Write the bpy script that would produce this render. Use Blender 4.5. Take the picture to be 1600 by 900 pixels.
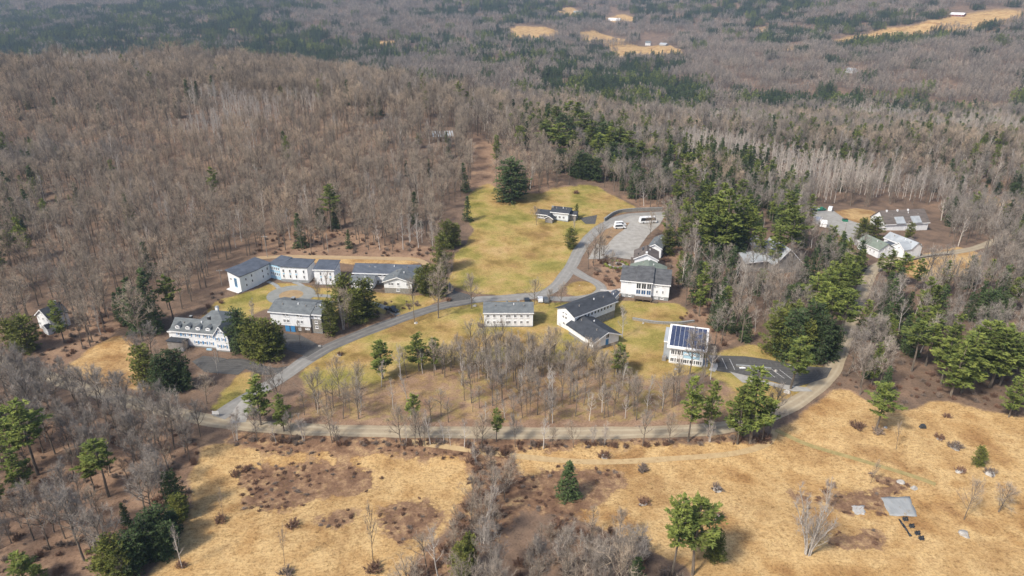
import bpy, math, random
import numpy as np
from mathutils import Vector, Matrix

# ------------------------------------------------------------------ camera, sky, sun, exposure
for o in list(bpy.data.objects): bpy.data.objects.remove(o)
S = bpy.context.scene
C = S.collection
F, PITCH, CAMH = 1081.0, math.radians(24.0), 112.0
cam = bpy.data.cameras.new('camera'); co = bpy.data.objects.new('camera', cam); C.objects.link(co)
cam.sensor_width = 36; cam.lens = 36 * F / 1600; cam.clip_start = 1; cam.clip_end = 20000
co.location = (0, 0, CAMH); co.rotation_euler = (math.pi / 2 - PITCH, 0, 0); S.camera = co
SUN_EL, SUN_AZ = math.radians(47), math.radians(229)     # azimuth clockwise from +Y: light from the left, a little behind
w = bpy.data.worlds.new('World'); S.world = w; w.use_nodes = True
nt = w.node_tree; bg = nt.nodes['Background']; sky = nt.nodes.new('ShaderNodeTexSky')
sky.sky_type = 'NISHITA'; sky.sun_disc = False; sky.sun_elevation = SUN_EL; sky.sun_rotation = SUN_AZ
sky.air_density = 1.0; sky.dust_density = 2.5; sky.ozone_density = 1.0
nt.links.new(sky.outputs[0], bg.inputs[0]); bg.inputs[1].default_value = 0.125
sl = bpy.data.lights.new('sun', 'SUN'); so = bpy.data.objects.new('sun', sl); C.objects.link(so)
sl.energy = 3.2; sl.angle = math.radians(7.0); sl.color = (1.0, 0.93, 0.82)
sd = Vector((math.sin(SUN_AZ) * math.cos(SUN_EL), math.cos(SUN_AZ) * math.cos(SUN_EL), math.sin(SUN_EL)))
so.rotation_euler = sd.to_track_quat('Z', 'Y').to_euler()
S.view_settings.view_transform = 'Standard'; S.view_settings.look = 'None'
S.view_settings.exposure = 0.56; S.view_settings.gamma = 1.0; S.view_settings.use_curve_mapping = False
S.render.engine = 'CYCLES'; S.render.resolution_x = 1024; S.render.resolution_y = 576
S.cycles.max_bounces = 5; S.cycles.diffuse_bounces = 2; S.cycles.glossy_bounces = 2; S.cycles.transparent_max_bounces = 4
S.cycles.volume_bounces = 0

# ------------------------------------------------------------------ helpers
RNG = np.random.default_rng(7); random.seed(7)
def sm(a, b, x):
    t = np.clip((x - a) / (b - a), 0, 1); return t * t * (3 - 2 * t)
def hh(x, y):                                              # height of the land in metres
    x = np.asarray(x, float); y = np.asarray(y, float)
    dx = x + 300; sx = np.where(dx > 0, 190., 360.)
    z = 55 * np.exp(-(dx / sx) ** 2 - ((y - 720) / 260) ** 2)
    z = z + 23 * np.exp(-((x + 85) / 85) ** 2 - ((y - 510) / 115) ** 2)
    z = z + 5 * np.exp(-((x - 40) / 80) ** 2 - ((y - 440) / 60) ** 2)
    z = z + 5 * sm(240, 360, y) * np.exp(-((x + 20) / 130) ** 2)
    z = z - 12 * sm(60, 260, x) * sm(230, 420, y)
    z = z - 34 * sm(480, 900, y) * (1 - sm(1200, 3000, y))
    z = z + 75 * sm(150, 1400, x) * sm(700, 1500, y)
    z = z + 210 * sm(1300, 4600, y) + 14 * np.sin(x / 310 + 1) * np.sin(y / 420) * sm(900, 1800, y)
    wd = sm(300, 420, y) * (1 - .6 * sm(1500, 2500, y)) * np.clip(sm(60, 200, np.abs(x + 10)) + sm(430, 520, y), 0, 1)
    z = z + wd * (4.5 * np.sin(x / 47 + 1.2 * np.sin(y / 83)) * np.sin(y / 61 + .9 * np.sin(x / 95) + .5) + 2.2 * np.sin(x / 21 + y / 37 + 1.) * np.sin(y / 29 - x / 53) + 5 * np.sin(x / 130 + y / 170 + 2.) * sm(30, 200, x))
    z = z + 0.5 * np.sin(x / 23 + 1.3 * np.sin(y / 31)) * np.sin(y / 19 + 1.1) * sm(40, 160, np.abs(x) + 0 * y)
    z = z - 1.6 * np.exp(-((y - 138 - 0.03 * x) / 14) ** 2) * sm(-150, -60, x) * (1 - sm(70, 110, x))
    return z
def gz(x, y): return float(hh(x, y))
CP, SP = math.cos(PITCH), math.sin(PITCH)
def ray(px, py):
    d = np.array([px - 800., F * CP + (450 - py) * SP, -F * SP + (450 - py) * CP]); return d / np.linalg.norm(d)
_T = np.concatenate([np.arange(80, 700, .5), np.arange(700, 9000, 4.)])
def G(px, py):                                             # a point of the land seen in the direction (px, py)
    d = ray(px, py); z = CAMH + d[2] * _T - hh(d[0] * _T, d[1] * _T)
    k = int(np.argmax(z < 0)); k = max(k, 1)
    a, b = _T[k - 1], _T[k]; t = a + (b - a) * z[k - 1] / (z[k - 1] - z[k])
    x, y = d[0] * t, d[1] * t
    return Vector((x, y, gz(x, y)))
def proj(x, y, z):
    z = z - CAMH; D = y * CP - z * SP; U = y * SP + z * CP
    return 800 + F * x / D, 450 - F * U / D, D
def height_for(p, top):                                    # height of an upright thing at p whose tip is seen at row top
    k = (450 - top) / F
    y = p.y; zc = y * (k * CP - SP) / (CP + k * SP)
    return CAMH + zc - p.z
def tag(o, label=None, cat=None, group=None, kind=None):
    if label: o['label'] = label
    if cat: o['category'] = cat
    if group: o['group'] = group
    if kind: o['kind'] = kind
    return o
def empty(name, loc, rz=0, parent=None):
    o = bpy.data.objects.new(name, None); C.objects.link(o); o.location = loc; o.rotation_euler[2] = rz
    o.empty_display_size = .5
    if parent: o.parent = parent
    return o
def mesh(name, V, Fc, mats, idx=None, smooth=False):
    m = bpy.data.meshes.new(name); m.from_pydata([tuple(v) for v in V], [], [tuple(f) for f in Fc])
    for a in (mats if isinstance(mats, (list, tuple)) else [mats]): m.materials.append(a)
    if idx is not None: m.polygons.foreach_set('material_index', np.asarray(idx, dtype=np.int32))
    if smooth: m.polygons.foreach_set('use_smooth', [True] * len(m.polygons))
    m.update(); return m
def link(name, me, parent=None, loc=(0, 0, 0)):
    o = bpy.data.objects.new(name, me); C.objects.link(o); o.location = loc
    if parent: o.parent = parent
    return o
class MB:
    def __init__(s): s.V = []; s.F = []
    def quad(s, *p):
        n = len(s.V); s.V += [tuple(q) for q in p]; s.F.append(tuple(range(n, n + len(p))))
    def box(s, x0, x1, y0, y1, z0, z1):
        n = len(s.V)
        s.V += [(x0, y0, z0), (x1, y0, z0), (x1, y1, z0), (x0, y1, z0), (x0, y0, z1), (x1, y0, z1), (x1, y1, z1), (x0, y1, z1)]
        for f in ((3, 2, 1, 0), (4, 5, 6, 7), (0, 1, 5, 4), (1, 2, 6, 5), (2, 3, 7, 6), (3, 0, 4, 7)): s.F.append(tuple(n + i for i in f))
    def prism(s, poly, vec):                               # polygon swept along vec
        n = len(s.V); k = len(poly); v = Vector(vec)
        s.V += [tuple(Vector(p)) for p in poly] + [tuple(Vector(p) + v) for p in poly]
        s.F.append(tuple(n + i for i in range(k))[::-1]); s.F.append(tuple(n + k + i for i in range(k)))
        for i in range(k): j = (i + 1) % k; s.F.append((n + i, n + j, n + k + j, n + k + i))
    def tube(s, pts, rads, n=5):
        pts = [Vector(p) for p in pts]; base = len(s.V)
        for i, p in enumerate(pts):
            d = (pts[min(i + 1, len(pts) - 1)] - pts[max(i - 1, 0)]).normalized()
            u = d.cross(Vector((.31, .95, .07))).normalized(); v = d.cross(u)
            for k in range(n):
                a = 2 * math.pi * k / n; s.V.append(tuple(p + (u * math.cos(a) + v * math.sin(a)) * rads[i]))
        for i in range(len(pts) - 1):
            for k in range(n):
                k2 = (k + 1) % n
                s.F.append((base + i * n + k, base + i * n + k2, base + (i + 1) * n + k2, base + (i + 1) * n + k))
    def build(s, name, mat, parent=None, loc=(0, 0, 0), smooth=False):
        return link(name, mesh(name, s.V, s.F, mat, smooth=smooth), parent, loc)

# ------------------------------------------------------------------ materials
def nodes(name):
    m = bpy.data.materials.new(name); m.use_nodes = True; t = m.node_tree
    return m, t, t.nodes['Principled BSDF']
def N(t, kind, **kw):
    n = t.nodes.new(kind)
    for k, v in kw.items():
        if k in n.bl_rna.properties: setattr(n, k, v)
        else: n.inputs[k].default_value = v
    return n
def ramp(t, src, stops):
    r = t.nodes.new('ShaderNodeValToRGB'); e = r.color_ramp.elements
    while len(e) < len(stops): e.new(.5)
    for i, (p, c) in enumerate(stops): e[i].position = p; e[i].color = (*c, 1) if len(c) == 3 else c
    t.links.new(src, r.inputs[0]); return r.outputs[0]
def mix(t, a, b, f, mode='MIX'):
    n = t.nodes.new('ShaderNodeMix'); n.data_type = 'RGBA'; n.blend_type = mode
    for s, i in ((f, 0), (a, 6), (b, 7)):
        if isinstance(s, (int, float)): n.inputs[i].default_value = s
        elif isinstance(s, tuple): n.inputs[i].default_value = (*s, 1)
        else: t.links.new(s, n.inputs[i])
    return n.outputs[2]
def noise(t, scale, detail=4, rough=.6, coord='Object', stretch=None, dist=0.0):
    c = t.nodes.new('ShaderNodeTexCoord'); src = c.outputs[coord]
    if stretch:
        mp = t.nodes.new('ShaderNodeMapping'); mp.inputs[3].default_value = stretch; t.links.new(src, mp.inputs[0]); src = mp.outputs[0]
    n = t.nodes.new('ShaderNodeTexNoise'); n.inputs['Scale'].default_value = scale; n.inputs['Detail'].default_value = detail
    n.inputs['Roughness'].default_value = rough; n.inputs['Distortion'].default_value = dist
    t.links.new(src, n.inputs['Vector']); return n.outputs[0]
def bump(t, b, src, strength, dist):
    n = t.nodes.new('ShaderNodeBump'); n.inputs['Strength'].default_value = strength; n.inputs['Distance'].default_value = dist
    t.links.new(src, n.inputs['Height']); t.links.new(n.outputs[0], b.inputs['Normal'])
def simple(name, col, col2=None, scale=1.0, rough=.8, spec=.3, stretch=None, metal=0, rnd=0.0, bumpd=0.0, coord='Object', det=4, tint=False):
    m, t, b = nodes(name); col2 = col2 or tuple(c * .8 for c in col)
    nz = noise(t, scale, det, .65, coord, stretch); o = ramp(t, nz, [(.3, col2), (.7, col)])
    if rnd:
        oi = t.nodes.new('ShaderNodeObjectInfo'); k = ramp(t, oi.outputs['Random'], [(0, (1 - rnd,) * 3), (.5, (1, 1, 1)), (1, (1 + rnd * .9, 1 + rnd * .75, 1 + rnd * .5))])
        o = mix(t, o, k, 1.0, 'MULTIPLY')
    if tint:
        ta = t.nodes.new('ShaderNodeAttribute'); ta.attribute_name = 'tint'; tm_ = ramp(t, ta.outputs['Fac'], [(0, (1, 1, 1)), (.01, (.62, .62, .64)), (.5, (1, 1, 1)), (1, (1.35, 1.28, 1.2))])
        o = mix(t, o, tm_, 1.0, 'MULTIPLY')
    t.links.new(o, b.inputs['Base Color']); b.inputs['Roughness'].default_value = rough; b.inputs['Metallic'].default_value = metal
    b.inputs['Specular IOR Level'].default_value = spec
    if bumpd: bump(t, b, nz, .6, bumpd)
    return m
M = {}
M['white'] = simple('white_clapboard', (.82, .83, .84), (.66, .68, .70), .5, .6, stretch=(1.5, 1.5, .5))
M['cream'] = simple('pale_panel', (.66, .70, .72), (.58, .62, .65), .5, .6)
M['blue'] = simple('blue_trim', (.07, .26, .52), (.05, .2, .42), .6, .5)
M['palebl'] = simple('pale_blue_panel', (.38, .58, .72), (.32, .5, .64), .6, .5)
M['stone'] = simple('stone_block', (.33, .31, .27), (.16, .155, .14), 1.6, .9, bumpd=.03)
M['found'] = simple('concrete_base', (.30, .31, .31), (.2, .21, .21), .8, .9)
M['trim'] = simple('white_trim', (.82, .82, .82), (.74, .74, .74), .6, .5)
M['brownwood'] = simple('weathered_boards', (.17, .13, .10), (.09, .07, .055), 1.2, .9, stretch=(1, 1, .3))
M['greywood'] = simple('grey_boards', (.30, .28, .26), (.18, .165, .15), 1.0, .9)
M['roofgrey'] = simple('grey_shingle_roof', (.165, .18, .185), (0.092, 0.102, 0.108), .55, .85, stretch=(1, 1, 3))
M['roofslate'] = simple('slate_blue_roof', (.105, .12, .15), (0.056, 0.066, 0.084), .45, .7, stretch=(1, 1, 3))
M['roofdark'] = simple('dark_shingle_roof', (.060, .066, .078), (0.030, 0.034, 0.040), .5, .8, stretch=(1, 1, 3))
M['roofmid'] = simple('weathered_dark_roof', (.125, .128, .132), (0.053, 0.054, 0.058), .5, .85, stretch=(1, 1, 3))
M['rooftan'] = simple('brown_grey_roof', (.16, .135, .12), (.085, .072, .066), .5, .9, stretch=(.4, 1, 2))
M['roofgreen'] = simple('mossy_green_roof', (.20, .235, .19), (.14, .165, .14), .4, .85, stretch=(1, 1, 3))
M['roofmetal'] = simple('pale_metal_roof', (.40, .43, .45), (.26, .28, .30), .35, .45, stretch=(1, .3, 1))
M['redroof'] = simple('red_barn_wall', (.25, .08, .06), (.16, .05, .04), .6, .8)
M['glass'] = simple('dark_window_glass', (.07, .082, .10), (.022, .026, .034), .5, .12, .5, rnd=.6)
M['bluegl'] = simple('blue_window_glass', (.05, .12, .24), (.03, .07, .15), .8, .12, .5)
M['black'] = simple('black_rubber', (.03, .03, .03), (.02, .02, .02), 2, .7)
M['blackcar'] = simple('black_car_paint', (.025, .028, .032), (.02, .022, .026), 1, .3, .5)
M['greycar'] = simple('grey_car_paint', (.12, .13, .14), (.1, .11, .12), 1, .3, .5)
M['whitecar'] = simple('white_car_paint', (.75, .76, .76), (.68, .69, .7), 1, .35, .5)
M['green'] = simple('green_paint', (.03, .22, .13), (.02, .15, .09), 1, .5)
M['pole'] = simple('weathered_pole', (.36, .33, .29), (.22, .2, .17), 1, .9, stretch=(4, 4, .3))
M['rock'] = simple('granite', (.46, .44, .41), (.22, .21, .195), .9, .9, rnd=.15, bumpd=.08)
M['tarp'] = simple('grey_tarp', (.36, .37, .37), (.25, .26, .26), .45, .6, bumpd=.04, stretch=(1, .35, 1))
M['tarpdark'] = simple('black_plastic', (.055, .06, .065), (.035, .038, .042), 1, .5)
M['snow'] = simple('old_snow', (.78, .79, .80), (.6, .6, .6), 1.5, .7)
M['panel'] = simple('solar_cell_blue', (.05, .065, .12), (.035, .045, .09), .9, .25, .5, rnd=.15)
M['bark'] = simple('grey_brown_bark', (.20, .17, .14), (.10, .083, .067), 1.5, .95, .1, stretch=(3, 3, .4), rnd=.25, det=1, tint=True)
M['twig'] = simple('bare_twigs', (.395, .33, .262), (.28, .23, .178), .25, .95, .1, rnd=.2, det=1, tint=True)
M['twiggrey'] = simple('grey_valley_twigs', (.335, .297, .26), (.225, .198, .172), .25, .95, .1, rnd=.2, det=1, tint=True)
M['birch'] = simple('pale_birch_bark', (.62, .58, .53), (.36, .33, .30), 1.5, .9, .1, stretch=(1, 1, 3), rnd=.2, det=1)
M['birchtwig'] = simple('pale_birch_twigs', (.44, .39, .345), (.33, .285, .245), .3, .95, .1, rnd=.2, det=1)
M['redtwig'] = simple('reddish_brush_twigs', (.25, .155, .11), (.15, .09, .065), .6, .95, .1, rnd=.25, det=1)
M['greytwig'] = simple('grey_brush_twigs', (.30, .24, .20), (.20, .155, .125), .6, .95, .1, rnd=.25, det=1)
M['pine'] = simple('pine_needles', (.21, .24, .056), (.082, .115, .03), .55, .8, .15, rnd=.25, det=1, tint=True)
M['spruce'] = simple('spruce_needles', (.082, .115, .042), (.038, .064, .027), .6, .8, .15, rnd=.25, det=1, tint=True)
M['cedar'] = simple('cedar_foliage', (.175, .185, .042), (.075, .095, .024), .6, .8, .15, rnd=.25, det=1)
M['grassy'] = simple('dry_grass_blades', (.42, .31, .15), (.27, .19, .09), .5, .95, .1, rnd=.2, det=1)

def road_mat(name, a, b, track, tw=.35):
    m, t, bs = nodes(name); uv = t.nodes.new('ShaderNodeUVMap'); sx = t.nodes.new('ShaderNodeSeparateXYZ'); t.links.new(uv.outputs[0], sx.inputs[0])
    n1 = noise(t, .5, 6, .7); base = ramp(t, n1, [(.3, b), (.7, a)])
    tr = ramp(t, sx.outputs[0], [(0, (0,) * 3), (.18, (.1,) * 3), (.28, (1,) * 3), (.4, (.15,) * 3), (.6, (.15,) * 3), (.72, (1,) * 3), (.82, (.1,) * 3)])
    n2 = noise(t, .15, 4, .6); f = mix(t, tr, ramp(t, n2, [(.3, (.2,) * 3), (.6, (1,) * 3)]), 1.0, 'MULTIPLY')
    k = t.nodes.new('ShaderNodeMath'); k.operation = 'MULTIPLY'; k.inputs[1].default_value = tw; t.links.new(f, k.inputs[0])
    t.links.new(mix(t, base, track, k.outputs[0]), bs.inputs['Base Color']); bs.inputs['Roughness'].default_value = .92
    bump(t, bs, noise(t, 2.5, 4, .7), .5, .05); return m
M['gravelroad'] = road_mat('packed_gravel', (.36, .295, .20), (.26, .205, .135), (.46, .395, .285), .7)
M['asphaltold'] = road_mat('worn_asphalt', (.26, .25, .23), (.18, .172, .158), (.33, .32, .295), .5)
M['asphaltdark'] = road_mat('dark_asphalt', (.085, .082, .078), (.05, .048, .046), (.14, .135, .125), .6)
M['gravellot'] = simple('grey_gravel', (.37, .355, .325), (.26, .245, .22), .4, .95, bumpd=.03)
M['slab'] = simple('pale_concrete', (.46, .45, .43), (.36, .35, .33), .7, .9)
M['greenslab'] = simple('weathered_paving', (.26, .265, .25), (.19, .195, .18), .6, .9)
M['dirtlane'] = road_mat('sandy_lane', (.38, .27, .15), (.29, .2, .11), (.45, .35, .22), .6)
M['paint'] = simple('white_road_paint', (.75, .75, .75), (.6, .6, .6), 2, .8)

def ground_mat():
    m, t, b = nodes('land_surface')
    def att(n):
        a = t.nodes.new('ShaderNodeAttribute'); a.attribute_name = n; return a.outputs['Fac']
    nb_ = noise(t, .3, 3, .7)
    def soft(src, sc, amt):                                # ragged border
        n = nb_; a = t.nodes.new('ShaderNodeMath'); a.operation = 'MULTIPLY_ADD'; t.links.new(n, a.inputs[0]); a.inputs[1].default_value = amt
        t.links.new(src, a.inputs[2]); s = t.nodes.new('ShaderNodeMath'); s.operation = 'SUBTRACT'; t.links.new(a.outputs[0], s.inputs[0]); s.inputs[1].default_value = amt * .5
        return ramp(t, s.outputs[0], [(.38, (0,) * 3), (.62, (1,) * 3)])
    n_mid, n_fine = noise(t, .11, 4, .7), noise(t, 2.0, 2, .8)
    floor = ramp(t, n_mid, [(.3, (.105, .075, .056)), (.5, (.17, .118, .085)), (.7, (.235, .155, .105))])
    litter = ramp(t, n_mid, [(.28, (.16, .10, .068)), (.5, (.25, .162, .108)), (.72, (.34, .23, .15))])
    field = ramp(t, n_mid, [(.25, (.31, .19, .085)), (.42, (.43, .285, .132)), (.58, (.51, .362, .18)), (.75, (.37, .235, .11))])
    streak = noise(t, .8, 3, .8, stretch=(1, 1.7, 1))
    field = mix(t, field, ramp(t, streak, [(.3, (.55, .5, .45)), (.5, (1, 1, 1)), (.75, (1.12, 1.1, 1.0))]), .85, 'MULTIPLY')
    n_pat = noise(t, .045, 3, .65)
    lawn = ramp(t, n_mid, [(.25, (.18, .155, .042)), (.40, (.285, .225, .075)), (.53, (.37, .28, .105)), (.68, (.44, .325, .145)), (.8, (.26, .185, .075))])
    lawn = mix(t, lawn, ramp(t, n_pat, [(.34, (.58, .70, .5)), (.43, (.86, .92, .76)), (.5, (1.0, .96, .98)), (.56, (.95, .86, .86)), (.64, (.64, .54, .54))]), .95, 'MULTIPLY')
    lawn = mix(t, lawn, ramp(t, streak, [(.3, (.7, .68, .62)), (.5, (1, 1, 1)), (.75, (1.1, 1.08, 1.0))]), .7, 'MULTIPLY')
    field = mix(t, field, ramp(t, n_pat, [(.34, (.62, .52, .46)), (.43, (.93, .89, .85)), (.52, (1.06, 1.04, 1.02)), (.6, (.86, .77, .68)), (.68, (.62, .5, .43))]), .9, 'MULTIPLY')
    brush = ramp(t, nb_, [(.3, (.12, .07, .045)), (.48, (.19, .113, .07)), (.58, (.27, .17, .10)), (.72, (.41, .28, .145))])
    c = mix(t, floor, litter, soft(att('litter'), .25, .7))
    c = mix(t, c, field, soft(att('field'), .3, .6))
    c = mix(t, c, lawn, soft(att('lawn'), .3, .6))
    c = mix(t, c, brush, soft(att('brush'), .22, 1.9))
    c = mix(t, c, ramp(t, n_fine, [(.3, (.55, .52, .48)), (.5, (1, 1, 1)), (.75, (1.2, 1.19, 1.16))]), .8, 'MULTIPLY')
    t.links.new(c, b.inputs['Base Color']); b.inputs['Roughness'].default_value = .95; b.inputs['Specular IOR Level'].default_value = .1
    return m
M['ground'] = ground_mat()

# ------------------------------------------------------------------ the land
def axis(segs):
    out = [segs[0][0]]
    for a, b, st in segs:
        n = max(1, int(round((b - a) / st))); out += list(np.linspace(a, b, n + 1)[1:])
    return np.array(out)
gx = axis([(-4200, -1000, 60), (-1000, -420, 14), (-420, -200, 4), (-200, 240, 1.5), (240, 460, 4), (460, 1000, 14), (1000, 4200, 60)])
gy = axis([(40, 75, 5), (75, 345, 1.5), (345, 520, 3.5), (520, 1100, 12), (1100, 2600, 25), (2600, 6500, 90)])
XX, YY = np.meshgrid(gx, gy); ZZ = hh(XX, YY)
def inpoly(x, y, poly):
    r = np.zeros(np.shape(x), bool); n = len(poly)
    for i in range(n):
        x0, y0 = poly[i]; x1, y1 = poly[(i + 1) % n]
        if y0 == y1: continue
        c = ((y0 > y) != (y1 > y)) & (x < (x1 - x0) * (y - y0) / (y1 - y0) + x0); r ^= c
    return r
def wp(poly): return [tuple(G(*p)[:2]) for p in poly]
Z_FIELD = [
 [(325,690),(390,702),(560,705),(660,708),(742,716),(748,760),(722,800),(668,850),(630,925),(560,1010),(180,1010),(236,902),(270,850),(296,800),(300,745)],
 [(800,702),(950,690),(1100,694),(1195,692),(1240,655),(1310,604),(1390,645),(1470,627),(1602,652),(1720,690),(1720,1010),(1100,1010),(1090,902),(1000,850),(880,800),(812,745)],
 [(98,575),(140,545),(188,518),(215,545),(222,590),(240,615),(150,600)],
 [(395,405),(500,400),(660,402),(665,412),(545,412),(440,406)],
 [(1305,330),(1340,325),(1370,330),(1368,348),(1325,348),(1312,342)],
 [(1430,400),(1500,385),(1540,400),(1520,430),(1440,440),(1400,425)],
 [(1510,300),(1560,310),(1602,320),(1602,332),(1540,318)],
 [(790,47),(812,40),(850,41),(880,53),(868,60),(830,66),(800,63)],
 [(905,50),(930,47),(985,62),(960,70),(915,68)],
 [(948,76),(985,70),(1040,70),(1070,82),(1062,90),(960,90)],
 [(868,18),(890,10),(910,20),(900,28),(872,26)],[(940,28),(975,22),(1000,28),(985,34),(950,34)],
 [(1168,46),(1200,40),(1212,44),(1190,52)], [(1205,75),(1240,68),(1255,74),(1225,84)],
 [(1300,64),(1380,44),(1440,36),(1480,26),(1500,20),(1602,10),(1602,34),(1480,48),(1380,62),(1310,72)],
 [(925,172),(960,170),(1000,180),(995,186),(940,180)], [(480,48),(502,40),(508,44),(490,52)], [(560,70),(620,64),(640,66),(600,74)],
]
Z_LAWN = [
 [(470,585),(500,548),(640,497),(700,480),(760,470),(870,472),(960,472),(1060,505),(1112,555),(1090,580),(1030,590),(900,560),(700,566),(560,600),(480,606)],
 [(1108,555),(1180,535),(1225,560),(1290,575),(1300,590),(1250,622),(1190,650),(1165,640),(1140,600),(1100,585)],
 [(722,330),(735,300),(760,285),(800,305),(840,303),(870,292),(930,290),(968,312),(1000,326),(955,338),(918,372),(884,438),(860,455),(780,462),(735,458),(698,440),(712,400),(742,360)],
 [(312,500),(340,468),(400,455),(420,440),(480,445),(540,455),(560,470),(520,500),(420,480),(360,508)],
 [(325,640),(350,610),(380,580),(410,582),(400,605),(365,628),(338,645)],
 [(960,472),(975,470),(1060,474),(1085,490),(1050,505),(985,490)],
 [(560,455),(640,462),(700,465),(640,490),(590,490)],
 [(895,440),(925,438),(938,452),(920,465),(890,462),(880,452)],
]
Z_LITTER = [
 [(728,305),(742,255),(732,225),(748,205),(770,240),(776,280),(768,305)],
 [(395,400),(410,365),(480,350),(560,365),(640,375),(690,400),(690,420),(660,402)],
 [(300,500),(330,460),(360,440),(345,500),(300,540)],
 [(1060,400),(1085,380),(1100,400),(1110,450),(1180,520),(1110,550),(1060,500),(1085,480)],
 [(430,650),(470,605),(560,600),(700,568),(900,562),(1030,592),(1130,602),(1180,650),(1100,670),(700,668),(450,662)],
 [(90,600),(40,520),(120,470),(200,490),(190,515),(100,570)],
 [(1030,340),(1100,330),(1110,400),(1050,420),(1040,370)],
 [(690,470),(560,500),(640,470)], [(540,430),(560,520),(640,492),(660,470),(560,470)],
 [(0,640),(120,650),(320,700),(290,800),(230,900),(0,900)],
 [(840,310),(790,300),(760,260),(770,210),(850,280),(960,300),(1040,320),(1000,325),(930,290),(870,292)],
 [(1195,692),(1240,655),(1310,604),(1390,645),(1340,660),(1250,690)],
 [(930,370),(950,350),(975,360),(950,380)], [(930,440),(920,412),(940,398),(985,408),(985,445),(965,470),(945,450)],
]
Z_BRUSH = [
 [(335,680),(420,678),(700,686),(1000,688),(1190,678),(1205,694),(1000,698),(820,707),(740,718),(560,713),(440,712),(375,702)],
 [(372,725),(560,724),(605,750),(560,775),(500,782),(450,800),(375,800)],
 [(810,745),(870,728),(960,735),(985,748),(940,790),(900,815),(850,810),(812,790)],
 [(725,700),(800,702),(812,760),(800,830),(760,860),(700,902),(640,902),(690,840),(735,780)],
 [(1226,760),(1264,770),(1260,786),(1232,780)], [(1256,773),(1330,773),(1372,760),(1352,736),(1388,742),(1430,756),(1392,775),(1330,786),(1262,787)], [(1300,786),(1385,780),(1392,806),(1310,808)],
 [(1290,832),(1370,822),(1390,850),(1300,860)], [(590,800),(660,775),(700,790),(655,850),(610,850)],
 [(480,815),(540,795),(570,800),(520,830)],
]
HALF = {(431, 651), (541, 431), (300, 500), (313, 501)}   # thin cover: mixed with what lies below
Z_LAWN.append([(431,651),(470,605),(560,600),(700,568),(900,562),(1030,592),(1130,602),(1180,650),(1100,668),(700,666),(450,660)]); Z_FIELD.append([(541,431),(560,520),(640,492),(690,470),(560,470)])
Z_FIELD.append([(313,501),(340,468),(400,455),(480,446),(540,457),(560,470),(520,500),(420,482),(360,508)])
def zone(polys, jit):
    jx = jit * (np.sin(XX / 3.1 + YY / 5.3) + np.sin(YY / 2.3 - XX / 6.7)); jy = jit * (np.sin(YY / 3.7 + 1.9) + np.sin(XX / 2.9 + YY / 9.))
    r = np.zeros(XX.shape, bool)
    r = r.astype(np.float32)
    for p in polys:
        k = inpoly(XX + jx, YY + jy, wp(p)); wt = .44 if tuple(p[0]) in HALF else 1.; r[k] = np.maximum(r[k], wt)
    for _ in range(2):
        r[1:-1] = (r[:-2] + r[1:-1] + r[2:]) / 3; r[:, 1:-1] = (r[:, :-2] + r[:, 1:-1] + r[:, 2:]) / 3
    return r.ravel()
nx, ny = len(gx), len(gy)
V = np.stack([XX, YY, ZZ], -1).reshape(-1, 3)
i = np.arange(nx * ny).reshape(ny, nx)
Q = np.stack([i[:-1, :-1], i[:-1, 1:], i[1:, 1:], i[1:, :-1]], -1).reshape(-1, 4)
gm = bpy.data.meshes.new('ground'); gm.vertices.add(len(V)); gm.vertices.foreach_set('co', V.ravel().astype(np.float32))
gm.loops.add(Q.size); gm.loops.foreach_set('vertex_index', Q.ravel().astype(np.int32))
gm.polygons.add(len(Q)); gm.polygons.foreach_set('loop_start', (np.arange(len(Q)) * 4).astype(np.int32))
gm.polygons.foreach_set('use_smooth', np.ones(len(Q), bool)); gm.update(calc_edges=True); gm.validate()
for nm, z, j in (('field', Z_FIELD, .5), ('lawn', Z_LAWN, .4), ('litter', Z_LITTER, .9), ('brush', Z_BRUSH, .7)):
    gm.attributes.new(nm, 'FLOAT', 'POINT').data.foreach_set('value', zone(z, j))
gm.materials.append(M['ground']); tag(link('ground', gm), kind='structure')

# ------------------------------------------------------------------ roads, drives, lots
def smooth_line(pts, step=2.0):
    P = [Vector(p) for p in pts]; P = [P[0] * 2 - P[1]] + P + [P[-1] * 2 - P[-2]]; out = []
    for i in range(1, len(P) - 2):
        n = max(2, int((P[i + 1] - P[i]).length / step))
        for k in range(n):
            t = k / n; a, b, c, d = P[i - 1:i + 3]
            out.append(.5 * ((2 * b) + (c - a) * t + (2 * a - 5 * b + 4 * c - d) * t * t + (3 * b - a - 3 * c + d) * t ** 3))
    out.append(P[-2]); return out
ROADS = []; exec_after = []
def ribbon(name, pix, width, mat, lift, wv=.25, world=None, keep=True):
    L = smooth_line(world or [G(*p) for p in pix]); Vv, Ff, UV = [], [], []
    K = 9
    for i, p in enumerate(L):
        d = L[min(i + 1, len(L) - 1)] - L[max(i - 1, 0)]; d.z = 0; d.normalize(); n = Vector((d.y, -d.x, 0))
        wd = width * (1 + wv * .3 * math.sin(i * .7) * math.sin(i * .23 + 1))
        for k in range(K):
            u = k / (K - 1); q = p + n * (u - .5) * wd; Vv.append((q.x, q.y, gz(q.x, q.y) + lift)); UV.append(u)
    for i in range(len(L) - 1):
        for k in range(K - 1): a = i * K + k; Ff.append((a, a + 1, a + K + 1, a + K))
    me = mesh(name, Vv, Ff, mat, smooth=True); ul = me.uv_layers.new(name='UVMap')
    for lp in me.loops: ul.data[lp.index].uv = (UV[lp.vertex_index], .5)
    if keep: ROADS.append((np.array([(p.x, p.y) for p in L]), width / 2))
    return tag(link(name, me), kind='structure')
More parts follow.
